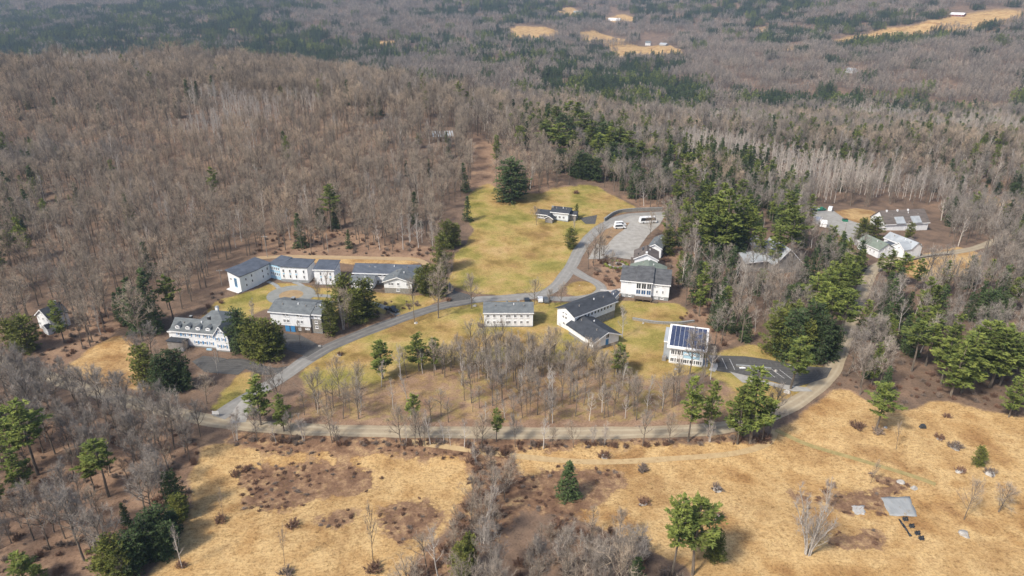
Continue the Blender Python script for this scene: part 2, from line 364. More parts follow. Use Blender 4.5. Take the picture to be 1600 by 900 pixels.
def pad(name, pix, mat, lift, world=None, step=2.5):       # a paved area draped on the land
    W = world or [G(*p) for p in pix]; P = [(p[0], p[1]) for p in W]
    dense = []
    for i in range(len(P)):
        a, b = Vector(P[i]), Vector(P[(i + 1) % len(P)]); n = max(1, int((b - a).length / step))
        dense += [tuple(a.lerp(b, k / n)) for k in range(n)]
    x0, x1 = min(p[0] for p in P), max(p[0] for p in P); y0, y1 = min(p[1] for p in P), max(p[1] for p in P)
    import mathutils.geometry as mg
    pts = [Vector(p) for p in dense]
    gxs, gys = np.meshgrid(np.arange(x0 + step, x1, step), np.arange(y0 + step, y1, step)); k = inpoly(gxs, gys, P)
    inner = [Vector(q) for q in zip(gxs[k], gys[k]) if min((Vector(q) - e).length for e in pts) > step * .4]
    n = len(pts); vs, es, fs, *_ = mg.delaunay_2d_cdt(pts + inner, [(i, (i + 1) % n) for i in range(n)], [list(range(n))], 1, 1e-4)
    me = mesh(name, [(v.x, v.y, gz(v.x, v.y) + lift) for v in vs], fs, mat, smooth=True)
    ul = me.uv_layers.new(name='UVMap')
    if me.polygons and me.polygons[0].normal.z < 0: me.flip_normals()
    CLEAR.append(P); return tag(link(name, me), kind='structure')
CLEAR = []
MAIN = [(-90,535),(0,562),(100,597),(200,627),(300,651),(370,663),(480,671),(600,674),(750,676),(900,677),(1050,674),(1130,668),(1195,652),(1250,625),(1290,592),(1308,562),(1322,520),(1342,470),(1362,425),(1385,410),(1420,404),(1480,396),(1530,386),(1570,370)]
ribbon('road', MAIN, 5.0, M['gravelroad'], .05)
DRIVE = [(340,652),(385,622),(440,590),(480,562),(520,540),(600,508),(680,481),(740,469),(800,465),(845,460),(870,446),(893,415),(905,392),(926,366),(955,346),(985,337),(1040,333)]
ribbon('campus_drive', DRIVE, 5.4, M['asphaltold'], .06)
M['asphaltmid'] = road_mat('patched_asphalt', (.155, .148, .138), (.095, .09, .084), (.24, .23, .21), .7)
ribbon('campus_drive', DRIVE[3:8], 5.3, M['asphaltmid'], .07)
ribbon('drive_spur', [(372,661),(378,640),(395,618)], 4.2, M['gravellot'], .075)
ribbon('loop_drive', [(893,420),(912,432),(932,442),(940,452),(928,462),(900,467),(870,467),(840,465)], 4.3, M['asphaltold'], .07)
ribbon('yard_drive', [(320,574),(370,566),(420,580),(462,576)], 4.5, M['asphaltdark'], .045)
pad('parking_lot', [(918,405),(932,382),(952,352),(985,337),(1040,336),(1030,352),(1012,368),(1000,385),(988,406),(960,402),(935,405)], M['gravellot'], .085)
pad('planted_island', [(932,378),(948,358),(970,349),(984,348),(976,358),(960,370),(948,384),(936,383)], simple('island_soil', (.30, .2, .11), (.2, .13, .075), .6, .95, bumpd=.05), .12)
pad('asphalt_yard', [(300,565),(318,556),(352,560),(385,575),(372,586),(320,582)], M['asphaltdark'], .085)
pad('asphalt_forecourt', [(436,520),(470,524),(505,543),(480,558),(452,548),(430,536)], M['asphaltdark'], .085)
pad('asphalt_patch', [(695,462),(702,440),(712,455),(735,461),(735,468),(700,472)], M['asphaltdark'], .09)
pad('car_park', [(1103,555),(1165,557),(1200,562),(1252,572),(1300,575),(1292,590),(1262,600),(1240,606),(1210,597),(1175,588),(1120,580)], M['asphaltdark'], .09)
pad('gravel_apron', [(1140,581),(1178,590),(1215,600),(1262,606),(1270,612),(1240,612),(1200,602),(1160,598)], M['gravellot'], .105)
pad('gravel_yard', [(1268,330),(1300,328),(1320,342),(1345,350),(1355,372),(1345,388),(1320,375),(1300,358),(1275,350)], M['gravellot'], .085)
pad('asphalt_drive', [(905,341),(933,336),(930,350),(915,350)], M['asphaltdark'], .085)
pad('wood_parking', [(1165,372),(1180,366),(1215,388),(1200,398),(1180,392)], M['asphaltold'], .085)
cR = G(455, 461)
ring = [(cR.x + math.cos(a) * 9.2, cR.y + math.sin(a) * 8.6) for a in np.linspace(0, 2 * math.pi, 40, endpoint=False)]
pad('paved_circle', None, M['greenslab'], .09, world=ring)
ring2 = [(cR.x + math.cos(a) * 4.6, cR.y + math.sin(a) * 4.3) for a in np.linspace(0, 2 * math.pi, 28, endpoint=False)]
pad('planted_circle', None, simple('circle_soil', (.36, .26, .14), (.26, .18, .1), .6, .95, bumpd=.04), .13, world=ring2)
ribbon('footpath', [(486,462),(515,463),(560,468),(600,480),(622,492)], 2.4, M['greenslab'], .075)
ribbon('footpath', [(440,455),(430,445),(418,440)], 1.6, M['found'], .075)
ribbon('footpath', [(478,452),(470,445),(458,441)], 1.6, M['found'], .075)
ribbon('footpath', [(938,453),(955,455),(970,452)], 1.6, M['slab'], .075)
ribbon('footpath', [(990,500),(1030,503),(1062,508)], 1.4, M['dirtlane'], .075)
ribbon('footpath', [(1113,556),(1116,572),(1112,580)], 2.0, M['slab'], .12)
ribbon('dirt_lane', [(396,404),(440,401),(520,402),(600,404),(650,406),(672,418),(690,440)], 3.2, M['dirtlane'], .06)
ribbon('dirt_track', [(640,690),(800,712),(930,722),(1060,716),(1150,708),(1200,692),(1212,672)], 1.9, simple('pale_track', (.47, .35, .19), (.36, .25, .13), .8, .95), .05, keep=False)
ribbon('dirt_track', [(1212,672),(1260,694),(1330,715),(1420,742),(1462,757)], 1.5, simple('grassy_track', (.36, .28, .125), (.24, .2, .08), .8, .95), .05, keep=False)
for (a, b) in (((1180,574),(1196,588)), ((1192,575),(1211,590)), ((1205,577),(1226,592)), ((1218,578),(1240,595)), ((1128,560),(1136,577)), ((1140,561),(1148,578))):
    ribbon('parking_line', [a, b], .10, M['paint'], .10, wv=0, keep=False)

# ------------------------------------------------------------------ buildings
_win = {}
def win_mesh(w, h, frame, pane, bars):
    key = (round(w, 2), round(h, 2), frame, pane, bars)
    if key not in _win:
        f = MB(); t = min(.14, w * .16); d0, d1 = -.10, .03
        f.box(-w / 2, w / 2, d0, d1, -h / 2, -h / 2 + t); f.box(-w / 2, w / 2, d0, d1, h / 2 - t, h / 2)
        f.box(-w / 2, -w / 2 + t, d0, d1, -h / 2 + t, h / 2 - t); f.box(w / 2 - t, w / 2, d0, d1, -h / 2 + t, h / 2 - t)
        if bars:
            for k in range(1, bars + 1): u = -w / 2 + w * k / (bars + 1); f.box(u - .05, u + .05, d0 + .02, d1, -h / 2 + t, h / 2 - t)
        f.box(-w / 2 - .08, w / 2 + .08, d0 - .08, d0 - .005, -h / 2 - .09, -h / 2)
        p = MB(); p.box(-w / 2 + t, w / 2 - t, -.03, .02, -h / 2 + t, h / 2 - t)
        _win[key] = (mesh('window', f.V, f.F, M[frame]), mesh('pane', p.V, p.F, M[pane]))
    return _win[key]
class Bld:
    def __init__(s, name, label, cat, pl, pr, up=0.0, L=None):
        A, B = G(*pl), G(*pr); d = B - A; d.z = 0; s.L = L or d.length; s.rz = math.atan2(d.y, d.x); s.z = min(A.z, B.z) + up
        s.root = empty(name, (A.x, A.y, s.z), s.rz); tag(s.root, label, cat); s.A = A; s.c, s.s = math.cos(s.rz), math.sin(s.rz); s.blocks = []
        CLEARB.append(s)
    def loc(s, p):                                          # world -> local
        x, y = p[0] - s.A.x, p[1] - s.A.y; return (x * s.c + y * s.s, -x * s.s + y * s.c, p[2] - s.z)
    def part(s, name, mb, mat, parent=None, smooth=False): return mb.build(name, M[mat], parent or s.root, smooth=smooth)
    def block(s, x0, x1, y0, y1, h, roof='gable', axis='x', rise=2., over=.5, wall='white', rmat='roofgrey', base=.7, bmat='found', z0=0., down=2.5, th=.22, h2=None, trim=True):
        """a wing: foundation, walls with gable ends, roof slabs"""
        m = MB(); e = .06
        if base > 0 and z0 == 0:
            f = MB(); f.box(x0 + e, x1 - e, y0 + e, y1 - e, -down, base); s.part('foundation', f, bmat); zb = base
        else: zb = z0 if z0 else -down
        H = h
        if roof in ('gable',):
            if axis == 'x':
                ym = (y0 + y1) / 2; m.prism([(x0, y0, zb), (x0, y0, H), (x0, ym, H + rise), (x0, y1, H), (x0, y1, zb)], (x1 - x0, 0, 0))
            else:
                xm = (x0 + x1) / 2; m.prism([(x0, y0, zb), (x1, y0, zb), (x1, y0, H), (xm, y0, H + rise), (x0, y0, H)], (0, y1 - y0, 0))
        elif roof == 'shed':                                # h at the front, h + rise at the back
            m.prism([(x0, y0, zb), (x0, y0, H), (x0, y1, H + rise), (x0, y1, zb)], (x1 - x0, 0, 0))
        else: m.box(x0, x1, y0, y1, zb, H)
        s.part('wall', m, wall)
        r = MB()
        if roof == 'gable':
            if axis == 'x':
                sl_ = rise / ((y1 - y0) / 2); a, b = x0 - over, x1 + over; ym = (y0 + y1) / 2
                for sg, ye in ((-1, y0 - over), (1, y1 + over)):
                    ze = H - over * sl_; r.prism([(a, ye, ze + .03), (a, ym, H + rise + .03), (a, ym, H + rise + .03 + th), (a, ye, ze + .03 + th)], (b - a, 0, 0))
            else:
                sl_ = rise / ((x1 - x0) / 2); a, b = y0 - over, y1 + over; xm = (x0 + x1) / 2
                for xe in (x0 - over, x1 + over):
                    ze = H - over * sl_; r.prism([(xe, a, ze + .03), (xm, a, H + rise + .03), (xm, a, H + rise + .03 + th), (xe, a, ze + .03 + th)], (0, b - a, 0))
        elif roof == 'shed':
            sl_ = rise / (y1 - y0); r.prism([(x0 - over, y0 - over, H - over * sl_ + .03), (x0 - over, y1 + over, H + rise + over * sl_ + .03), (x0 - over, y1 + over, H + rise + over * sl_ + .03 + th), (x0 - over, y0 - over, H - over * sl_ + .03 + th)], (x1 - x0 + 2 * over, 0, 0))
        elif roof == 'hip':
            a, b, c, d = x0 - over, x1 + over, y0 - over, y1 + over; n_ = len(r.V); k = min((d - c) / 2, (b - a) / 2) * .95; ym, xm = (c + d) / 2, (a + b) / 2
            if (b - a) >= (d - c): R1, R2 = (a + k, ym, H + rise), (b - k, ym, H + rise)
            else: R1, R2 = (xm, c + k, H + rise), (xm, d - k, H + rise)
            P = [(a, c, H), (b, c, H), (b, d, H), (a, d, H)]; T_ = [(p[0], p[1], p[2] + th) for p in P]
            r.V = P + T_ + [R1, R2]; r.F = [(3, 2, 1, 0), (0, 1, 5, 4), (1, 2, 6, 5), (2, 3, 7, 6), (3, 0, 4, 7)]
            r.F += [(4, 5, 9, 8), (5, 6, 9), (6, 7, 8, 9), (7, 4, 8)] if (b - a) >= (d - c) else [(4, 5, 8), (5, 6, 9, 8), (6, 7, 9), (7, 4, 8, 9)]
        else: r.box(x0 - over, x1 + over, y0 - over, y1 + over, H + .02, H + .02 + th)
        ro = s.part('roof', r, rmat)
        if roof == 'gable' and max(x1 - x0, y1 - y0) > 8 and h < 9:
            for k_, fr in enumerate((.23, .61, .82)):
                if axis == 'x': vx, vy, vz = x0 + (x1 - x0) * fr, y0 + (y1 - y0) * (.36 if k_ % 2 else .3), H + rise * (.72 if k_ % 2 else .6)
                else: vx, vy, vz = x0 + (x1 - x0) * (.64 if k_ % 2 else .34), y0 + (y1 - y0) * fr, H + rise * (.72 if k_ % 2 else .68)
                v_ = MB(); v_.box(vx - .14, vx + .14, vy - .14, vy + .14, vz - .1, vz + .85); v_.build('vent', M['trim' if k_ == 1 else 'greywood'], ro)
        if trim and roof in ('gable', 'shed') and over > .15:
            t = MB(); q = .09
            if roof == 'gable' and axis == 'x':
                sl_ = rise / ((y1 - y0) / 2); t.box(x0 - over, x1 + over, y0 - over - q, y0 - over - .005, H - over * sl_ - .12, H - over * sl_ + th + .05)
            elif roof == 'gable':
                xm = (x0 + x1) / 2; sl_ = rise / ((x1 - x0) / 2)
                for xe in (x0 - over, x1 + over): t.prism([(xe, y0 - over - q, H - over * sl_ - .12), (xm, y0 - over - q, H + rise - .12), (xm, y0 - over - q, H + rise + .03 + th), (xe, y0 - over - q, H - over * sl_ + th + .03)], (0, q - .005, 0))
            else: sl_ = rise / (y1 - y0); t.box(x0 - over, x1 + over, y0 - over - q, y0 - over - .005, H - over * sl_ - .12, H - over * sl_ + th + .05)
            t.build('fascia', M['trim'], ro)
        return ro
    def win(s, face, at, u, z, w=1., h=1.3, frame='trim', pane='glass', bars=1, name='window'):
        """face front: plane y = at, u along x; left / right: plane x = at, u along y; back"""
        fm, pm = win_mesh(w, h, frame, pane, bars); o = link(name, fm, s.root)
        if face == 'front': o.location = (u, at, z)
        elif face == 'left': o.location = (at, u, z); o.rotation_euler[2] = -math.pi / 2
        elif face == 'right': o.location = (at, u, z); o.rotation_euler[2] = math.pi / 2
        else: o.location = (u, at, z); o.rotation_euler[2] = math.pi
        link('pane', pm, o); return o
    def door(s, face, at, u, z0, w=1.1, h=2.1, mat='blue'):
        m = MB(); m.box(-w / 2, w / 2, -.08, .03, 0, h); o = m.build('door', M[mat], s.root)
        o.location = (u, at, z0) if face == 'front' else (at, u, z0); o.rotation_euler[2] = {'front': 0, 'left': -math.pi / 2, 'right': math.pi / 2}[face]
        k = MB(); k.box(w * .28, w * .36, -.14, -.08, 1.0, 1.1); k.build('handle', M['black'], o); return o
    def box(s, name, x0, x1, y0, y1, z0, z1, mat, parent=None):
        m = MB(); m.box(x0, x1, y0, y1, z0, z1); return s.part(name, m, mat, parent)
    def chimney(s, x, y, z0, z1, mat='stone', w=.9): c = s.box('chimney', x - w / 2, x + w / 2, y - w / 2, y + w / 2, z0, z1, mat); s.box('chimney_cap', -.6 * w + x, .6 * w + x, y - .6 * w, y + .6 * w, z1, z1 + .15, 'found', c)
CLEARB = []

# G: two storey white house at the centre
b = Bld('white_house', 'long white two storey house with grey roof at the centre', 'house', (756.5, 511), (832.5, 511)); L = b.L
b.block(0, L, 0, 8.5, 5.6, rise=2.0, over=.35, rmat='roofgrey', base=.5)
for k, u in enumerate((1.4, 3.6, 6.0, 8.1, 8.9, 10.9, 13.1, 15.3)):
    for z in (1.9, 4.3): b.win('front', -.0, u, z, .95, 1.25)
for z in (1.9, 4.3): b.win('right', L, 4.2, z, .95, 1.2); b.win('left', 0, 4.2, z, .95, 1.2)
b.block(6.6, 9.6, 8.5, 11.5, 3.2, axis='y', rise=1.4, over=.3, rmat='roofgrey', base=0); b.chimney(12, 4.6, 6.6, 8.3)
b.door('right', L, 6.2, .5)
# H: dark roofed house with long ribbon windows
b = Bld('dark_roofed_house', 'white house with dark roof and a ribbon of windows', 'house', (897, 521), (957, 497)); L = b.L
b.block(0, L + 1, 0, 8.8, 6.6, rise=1.9, over=.7, rmat='roofdark', base=2.9, bmat='stone')
b.box('lower_wall', -.04, 1.5, -.04, 8.8, -2, 3.3, 'cream')
for k in range(11): b.win('front', 0, 2.0 + k * (L - 2.5) / 10.5, 5.2, 1.0, 1.35, bars=0)
b.box('ribbon_sill', 1.2, L - .3, -.12, -.01, 4.25, 4.4, 'trim')
for u, z in ((5.6, 5.9), (4.2, 5.9), (5.6, 4.4), (4.2, 4.4), (3.6, 1.9), (5.2, 1.9)): b.win('left', 0 if z > 3.2 else -.04, u, z, 1.1, .9 if z > 5 else 1.2)
b.block(3.4, 5.2, -3.2, 0, 3.6, 'flat', over=.2, rmat='roofdark', base=0, wall='palebl')
b.box('porch', .2, 3.3, -2.6, -.1, -1, .9, 'stone'); b.box('terrace_rail', .2, 3.2, -2.7, -2.6, .9, 1.8, 'trim')
# H lower wing: separate gabled house in front
b = Bld('gabled_wing_house', 'low white gabled house with dark roof and blue door', 'house', (928, 549), (966, 537)); L = b.L
b.block(0, L, 0, 14.5, 3.7, axis='y', rise=2.1, over=.75, rmat='roofdark', base=1.1, bmat='stone')
b.win('front', 0, 5.4, 4.3, 1.4, 1.7, bars=1); b.door('front', 0, 5.3, 1.0, 1.2, 2.1, 'blue')
for k in range(9): b.win('left', 0, 1.2 + 1.35 * k, 3.0, 1.0, .6, bars=0)
# covered walkway
b = Bld('covered_walkway', 'narrow covered walkway with slate roof joining two white houses', 'walkway', (952, 486), (967, 468)); L = b.L
b.block(0, L, 0, 2.6, 3.0, rise=.7, over=.25, rmat='roofslate', base=.8)
for k in range(4): b.win('front', 0, 1 + k * (L - 2) / 3, 2.0, .9, 1.2, bars=0)
# I: hall
b = Bld('white_hall', 'large white hall with a tall blue and glass window bay', 'hall', (969, 463.5), (1044, 471)); L = b.L
e1, e2 = L * .315, L * .64
b.block(0, e1, 0, 8.6, 7.0, 'shed', rise=2.3, over=.45, rmat='roofmid', base=1.5, bmat='found')
b.block(e1, e2, -.8, 8.9, 7.3, 'shed', rise=2.4, over=.4, rmat='roofmid', base=1.5, bmat='found')
b.block(e2, L, .3, 9.2, 6.6, 'shed', rise=2.3, over=.45, rmat='roofmid', base=1.5, bmat='found')
bw = (e2 - e1) / 3
for k in range(3):
    for i, (z, h, pn) in enumerate(((3.2, 2.0, 'bluegl'), (5.7, 2.4, 'glass'))): b.win('front', -.82, e1 + bw * (k + .5), z, bw * .9, h, pane=pn, bars=1)
b.box('deck', e1 - .4, e2 + .6, -3.2, -.85, 1.1, 1.35, 'brownwood')
for u in (e1, (e1 + e2) / 2, e2): b.box('deck_post', u, u + .22, -3.1, -2.9, -2, 1.1, 'brownwood')
b.box('deck_rail', e1 - .4, e2 + .6, -3.22, -3.12, 1.9, 2.0, 'brownwood')
b.box('deck_stair', e2 + .6, e2 + 2.6, -3.0, -1.6, -1, .7, 'brownwood')
for u in (2.9, 3.6): b.win('front', 0, u, 6.3, .6, .5, bars=0)
for u in (1.3, 3.6): b.win('front', 0.06, u, .9, 1.1, .8, bars=1)
for u in (e2 + 2.0, e2 + 4.2): b.win('front', .3, u, 3.4, .8, 1.3); b.win('front', .3, u, 5.8, 1.0, .5, bars=0); b.win('front', .36, u, .8, 1.2, .7)
# hall barn wing and stepped rear wings
ang = math.atan2(1, 0) - .0
b = Bld('stepped_wing', 'pale green roofed gabled wing just behind the hall', 'wing', (983, 449), (1038, 454))
b.block(0, b.L, 0, 10, 6.0, axis='y', rise=2.4, over=.5, rmat='roofgreen', base=.5); b.box('connector_roof', 3.4, b.L - 3.0, -1.2, 1.6, 6.9, 8.0, 'roofslate'); b.box('ridge_cap', b.L / 2 - .4, b.L / 2 + .4, 9.4, 10.4, 8.3, 8.9, 'trim')
b = Bld('dark_gabled_wing', 'dark brown roofed gabled wing with white gable in the stepped row', 'wing', (990, 424), (1026, 427))
b.block(0, b.L, 0, 9.5, 6.0, axis='y', rise=2.3, over=.5, rmat='rooftan', base=.5); b.box('ridge_vent', b.L / 2 - .4, b.L / 2 + .4, .2, 1.0, 8.2, 9.0, 'trim')
b.box('skylight', 1.2, 2.1, 2, 3.5, 6.9, 7.1, 'black'); b.box('dormer', 2.9, 3.6, 5.0, 8.5, 6.8, 8.2, 'roofdark')
b.box('side_porch', -1.6, -.1, 7, 9, 0, 3.0, 'rooftan')
b = Bld('end_wing', 'small pale roofed wing at the far end of the stepped row', 'wing', (1012, 401), (1032, 404.5))
b.block(0, b.L, 0, 13, 4.8, axis='y', rise=1.5, over=.5, rmat='roofgrey', base=.4)
# J: solar house
b = Bld('solar_house', 'white glazed house with solar panels filling its sloping roof', 'house', (1044.5, 566.5), (1097, 574)); L = b.L
Dp = 8.2; zf, zb_ = 6.2, 8.8
b.block(0, L, 0, Dp, zf, 'shed', rise=zb_ - zf, over=.9, wall='white', rmat='trim', base=.35, bmat='trim', th=.3)
b.block(-2.0, 0, 2.2, 8.6, 6.3, 'shed', rise=1.6, over=.2, rmat='roofmetal', wall='roofmetal', base=0)
b.box('air_unit', -2.2, -.9, .6, 1.9, -.5, 1.4, 'greywood')
sl_ = (zb_ - zf) / Dp; pw, pd = (L + .6) / 8, (Dp + .6) / 4
pm = MB(); g = .045; pm.prism([(g, g, 0), (pw - g, g, 0), (pw - g, pd - g, sl_ * (pd - g)), (g, pd - g, sl_ * (pd - g))], (0, 0, .08)); pmesh = mesh('solar_panel', pm.V, pm.F, M['panel'])
for i in range(8):
    for j in range(4):
        yy = -.3 + j * pd; link('solar_panel', pmesh, b.root, (-.3 + i * pw, yy, zf + .36 + yy * sl_))
cw = (L - .5) / 5
for i in range(5):
    u0 = .25 + i * cw
    b.win('front', 0, u0 + cw * .36, 1.35, cw * .62, 1.5, bars=1); b.win('front', 0, u0 + cw * .85, 1.35, cw * .26, 1.5, bars=0)
    b.win('front', 0, u0 + cw * .36, 5.45, cw * .62, .6, bars=0); b.win('front', 0, u0 + cw * .85, 5.45, cw * .26, .6, bars=0)
    if i < 2: b.win('front', 0, u0 + cw * .36, 4.1, cw * .62, 1.7, bars=1); b.win('front', 0, u0 + cw * .85, 4.1, cw * .26, 1.7, bars=0)
b.box('upper_panel', .25 + 2 * cw, L - 1.1, -.06, -.01, 2.5, 4.95, 'palebl')
b.win('front', -.06, .25 + 3.6 * cw, 4.0, 1.5, .6, bars=1); b.win('front', -.06, .25 + 2.5 * cw, 4.0, 1.2, .35, bars=0); b.win('front', 0, L - .6, 4.0, .55, 1.6)
b.box('entry_porch', L + .1, L + 1.6, .6, 6, -1, .25, 'slab')
# K: low grey house above the lawn
b = Bld('low_grey_house', 'low grey house with white eaves at the top of the lawn', 'house', (839, 341), (877, 347)); L = b.L
b.block(0, 7.0, 0, 6.5, 3.0, rise=1.3, over=.6, wall='greywood', rmat='roofdark', base=.4)
b.block(7.0, L + 3.0, 1.2, 9.5, 4.4, rise=1.5, over=.6, wall='cream', rmat='roofdark', base=.6)
b.block(5.2, 8.8, -3.4, .0, 2.4, axis='y', rise=1.1, over=.4, wall='greywood', rmat='roofdark', base=.3)
b.block(L + 3.0, L + 6.2, 4, 9, 3.0, rise=1.0, over=.4, wall='greywood', rmat='roofdark', base=.3)
b.box('white_band', 7.2, L + 2.9, 1.1, 1.19, 3.1, 3.9, 'trim'); b.chimney(6.9, 4.2, 3.2, 6.2, 'stone', 1.0)
for u in (1.2, 2.6, 4.0): b.win('front', 0, u, 1.8, 1.1, 1.3)
for u in (9.2, 11.2, 13.2): b.win('front', 1.2, u, 2.0, 1.2, 1.4)
# D: big grey roof
b = Bld('grey_roofed_house', 'three storey white house under a broad grey roof, stone end', 'house', (441, 517), (501, 522.5)); L = b.L
x0 = -3.6
b.block(x0, L - 3.3, 0, 11, 7.4, rise=1.7, over=.55, rmat='roofgrey', base=2.4, bmat='brownwood')
b.block(L - 3.3, L + .6, .6, 10.6, 7.4, rise=1.55, over=.6, wall='stone', rmat='roofgrey', base=.5)
b.box('end_siding', L - 3.2, L + .62, .48, .58, 5.5, 7.1, 'white')
for u in (1.5, 2.8, 6.6, 7.9):
    for z in (6.5, 4.2): b.win('front', 0, u, z, 1.0, 1.05 if z > 5 else 1.3)
for u in (L - 2.6, L - 1.2): b.win('front', .48, u, 6.4, 1.0, .9, bars=1)
for z in (4.3, 2.4): b.win('front', .6, L - 1.3, z, 1.1, 1.0)
b.door('front', .0, 2.2, .1, 1.6, 2.2, 'blue'); b.door('front', .0, 4.2, .1, 1.6, 2.2, 'blue'); b.win('front', .06, 6.8, 1.4, 1.0, .9); b.win('front', .06, 9.6, 1.7, 1.6, .6)
b.chimney(2.0, 7.0, 8.2, 9.8, 'black', 1.1); b.box('entry_porch', 8.2, 12.2, 11.05, 12.6, 0, 6.4, 'white')
# E: dormered house
b = Bld('dormered_house', 'long white house with blue shutters and four roof dormers', 'house', (270, 541), (361.5, 549)); L = b.L
b.block(0, L - 4.9, .8, 8.3, 5.6, rise=2.8, over=.4, rmat='roofgrey', base=.5)
b.block(L - 4.9, L, -.6, 9.0, 6.0, axis='y', rise=3.2, over=.4, rmat='roofgrey', base=.5)
b.block(5.0, 14.5, 8.3, 17, 5.2, 'hip', rise=2.9, over=.4, rmat='roofgrey', base=.5)
b.block(-1.7, 0, 1.6, 7.4, 4.6, 'shed', rise=.8, over=.3, rmat='roofgrey', base=.4)
b.block(-.3, 5.6, -1.9, .75, 2.9, 'flat', over=.3, wall='greywood', rmat='roofdark', base=0)
for k, u in enumerate((2.2, 5.9, 9.6, 13.2)):
    d = MB(); d.prism([(u - .8, 1.3, 6.2), (u + .8, 1.3, 6.2), (u + .8, 1.3, 7.3), (u, 1.3, 7.75), (u - .8, 1.3, 7.3)], (0, 2.4, 0)); do = b.part('dormer', d, 'white')
    r = MB()
    for xe in (u - 1.05, u + 1.05): r.prism([(xe, 1.05, 7.2), (u, 1.05, 7.78), (u, 1.05, 7.94), (xe, 1.05, 7.36)], (0, 2.9, 0))
    r.build('dormer_roof', M['roofgrey'], do); b.win('front', 1.3, u, 6.75, .95, .8)
def shut(u, at, z, w=1., h=1.25):
    b.win('front', at, u, z, w, h, pane='glass')
    for sg in (-1, 1): b.box('shutter', u + sg * (w / 2 + .2) - .14, u + sg * (w / 2 + .2) + .14, at - .05, at - .005, z - h / 2, z + h / 2, 'blue')
for u in (2.6, 4.3, 6.6, 9.4, 12.2, 14.4): shut(u, .8, 4.4, .9, 1.1)
for u in (8.6, 10.2, 11.8, 14.0): shut(u, .8, 1.9, .9, 1.1)
for u, z in ((L - 2.9, 7.0), (L - 1.9, 7.0), (L - 3.8, 4.6), (L - 1.5, 4.6), (L - 3.4, 2.0), (L - 1.4, 2.0)): shut(u, -.6, z, .85, 1.1)
b.chimney(9.6, 13.4, 7.2, 9.1, 'trim', .9); b.chimney(4.5, 6.0, 7.0, 8.7, 'black', .7); b.chimney(11.0, 6.2, 7.0, 8.9, 'black', .8)
b.box('blue_bench', 12.6, 14.4, -.6, -.1, -.5, .45, 'palebl')
# A: dormitory, two wings and a glazed link
b = Bld('dormitory', 'long white dormitory with angled wing, blue windows and slate roof', 'dormitory', (378, 457), (426, 437))
F1 = [b.loc(G(378, 457)), b.loc(G(403, 446)), b.loc(G(424, 434))]
def wing(front, depth, h, hb, wall='white', roof='roofslate', over=.6, skip=False):
    n_ = []; P = [Vector((p[0], p[1], 0)) for p in front]
    for i in range(len(P)):
        d = (P[min(i + 1, len(P) - 1)] - P[max(i - 1, 0)]).normalized(); n_.append(Vector((-d.y, d.x, 0)))
    B = [p + q * depth for p, q in zip(P, n_)]; m = MB(); r = MB()
    for i in range(len(P) - 1):
        a, c, d, e = P[i], P[i + 1], B[i + 1], B[i]; n = len(m.V)
        m.V += [(a.x, a.y, -2.5), (c.x, c.y, -2.5), (d.x, d.y, -2.5), (e.x, e.y, -2.5), (a.x, a.y, h), (c.x, c.y, h), (d.x, d.y, hb), (e.x, e.y, hb)]
        m.F += [(n, n + 1, n + 5, n + 4), (n + 2, n + 3, n + 7, n + 6)] + ([(n + 3, n, n + 4, n + 7)] if i == 0 else []) + ([(n + 1, n + 2, n + 6, n + 5)] if i == len(P) - 2 else [])
        o0, o1 = n_[i] * over, n_[i + 1] * over; ex0 = (P[0] - P[1]).normalized() * over if i == 0 else Vector(); ex1 = (P[-1] - P[-2]).normalized() * over if i == len(P) - 2 else Vector()
        r.prism([tuple(a - o0 + ex0 + Vector((0, 0, h + .04))), tuple(c - o1 + ex1 + Vector((0, 0, h + .04))), tuple(d + o1 + ex1 + Vector((0, 0, hb + .04))), tuple(e + o0 + ex0 + Vector((0, 0, hb + .04)))], (0, 0, .28))
    b.part('wall', m, wall); ro = b.part('roof', r, roof); return P, B
def wallwin(Pa, Pb, t, z, w, h, frame='trim', pane='glass', bars=0, off=0):
    fm, pm = win_mesh(w, h, frame, pane, bars); d = Pb - Pa; q = Pa + d * t; o = link('window', fm, b.root, (q.x, q.y, z)); o.rotation_euler[2] = math.atan2(d.y, d.x); link('pane', pm, o); return o
P1, B1 = wing(F1, 7.0, 6.6, 7.8)
for t, z in ((.35, 4.6), (.35, 2.2), (.72, 5.2), (.72, 3.0)): wallwin(P1[0], P1[1], t, z, .8, 1.2)
for t, z in ((.45, 5.0), (.45, 2.6), (.8, 5.0), (.8, 2.6)): wallwin(P1[1], P1[2], t, z, .9, 1.3)
E0 = B1[0] + (P1[0] - B1[0]) * .0
wallwin(B1[0], P1[0], .62, 3.6, 1.6, 3.8, 'palebl', 'bluegl', 1); wallwin(B1[0], P1[0], .25, 4.6, .8, 1.1)
ba = MB(); q0, q1 = B1[0], P1[0]; od = Vector((-(q1 - q0).y, (q1 - q0).x, 0)).normalized() * -1.6
ba.prism([tuple(q0 + Vector((0, 0, .2))), tuple(q1 + Vector((0, 0, .2))), tuple(q1 - od * -1 + Vector((0, 0, .2))), tuple(q0 - od * -1 + Vector((0, 0, .2)))], (0, 0, .3)); b.part('balcony', ba, 'trim')
F2 = [b.loc(G(424, 434)), b.loc(G(440, 438))]
P2, B2 = wing(F2, 7.2, 6.45, 7.3, 'palebl', 'roofslate', .3)
for k in range(5):
    for z in (5.0, 2.6): wallwin(P2[0], P2[1], .14 + k * .18, z, .62, 1.3)
F3 = [b.loc(G(440, 439.5)), b.loc(G(482.5, 442.5))]
P3, B3 = wing(F3, 7.5, 6.6, 7.0, 'white', 'roofslate', .45)
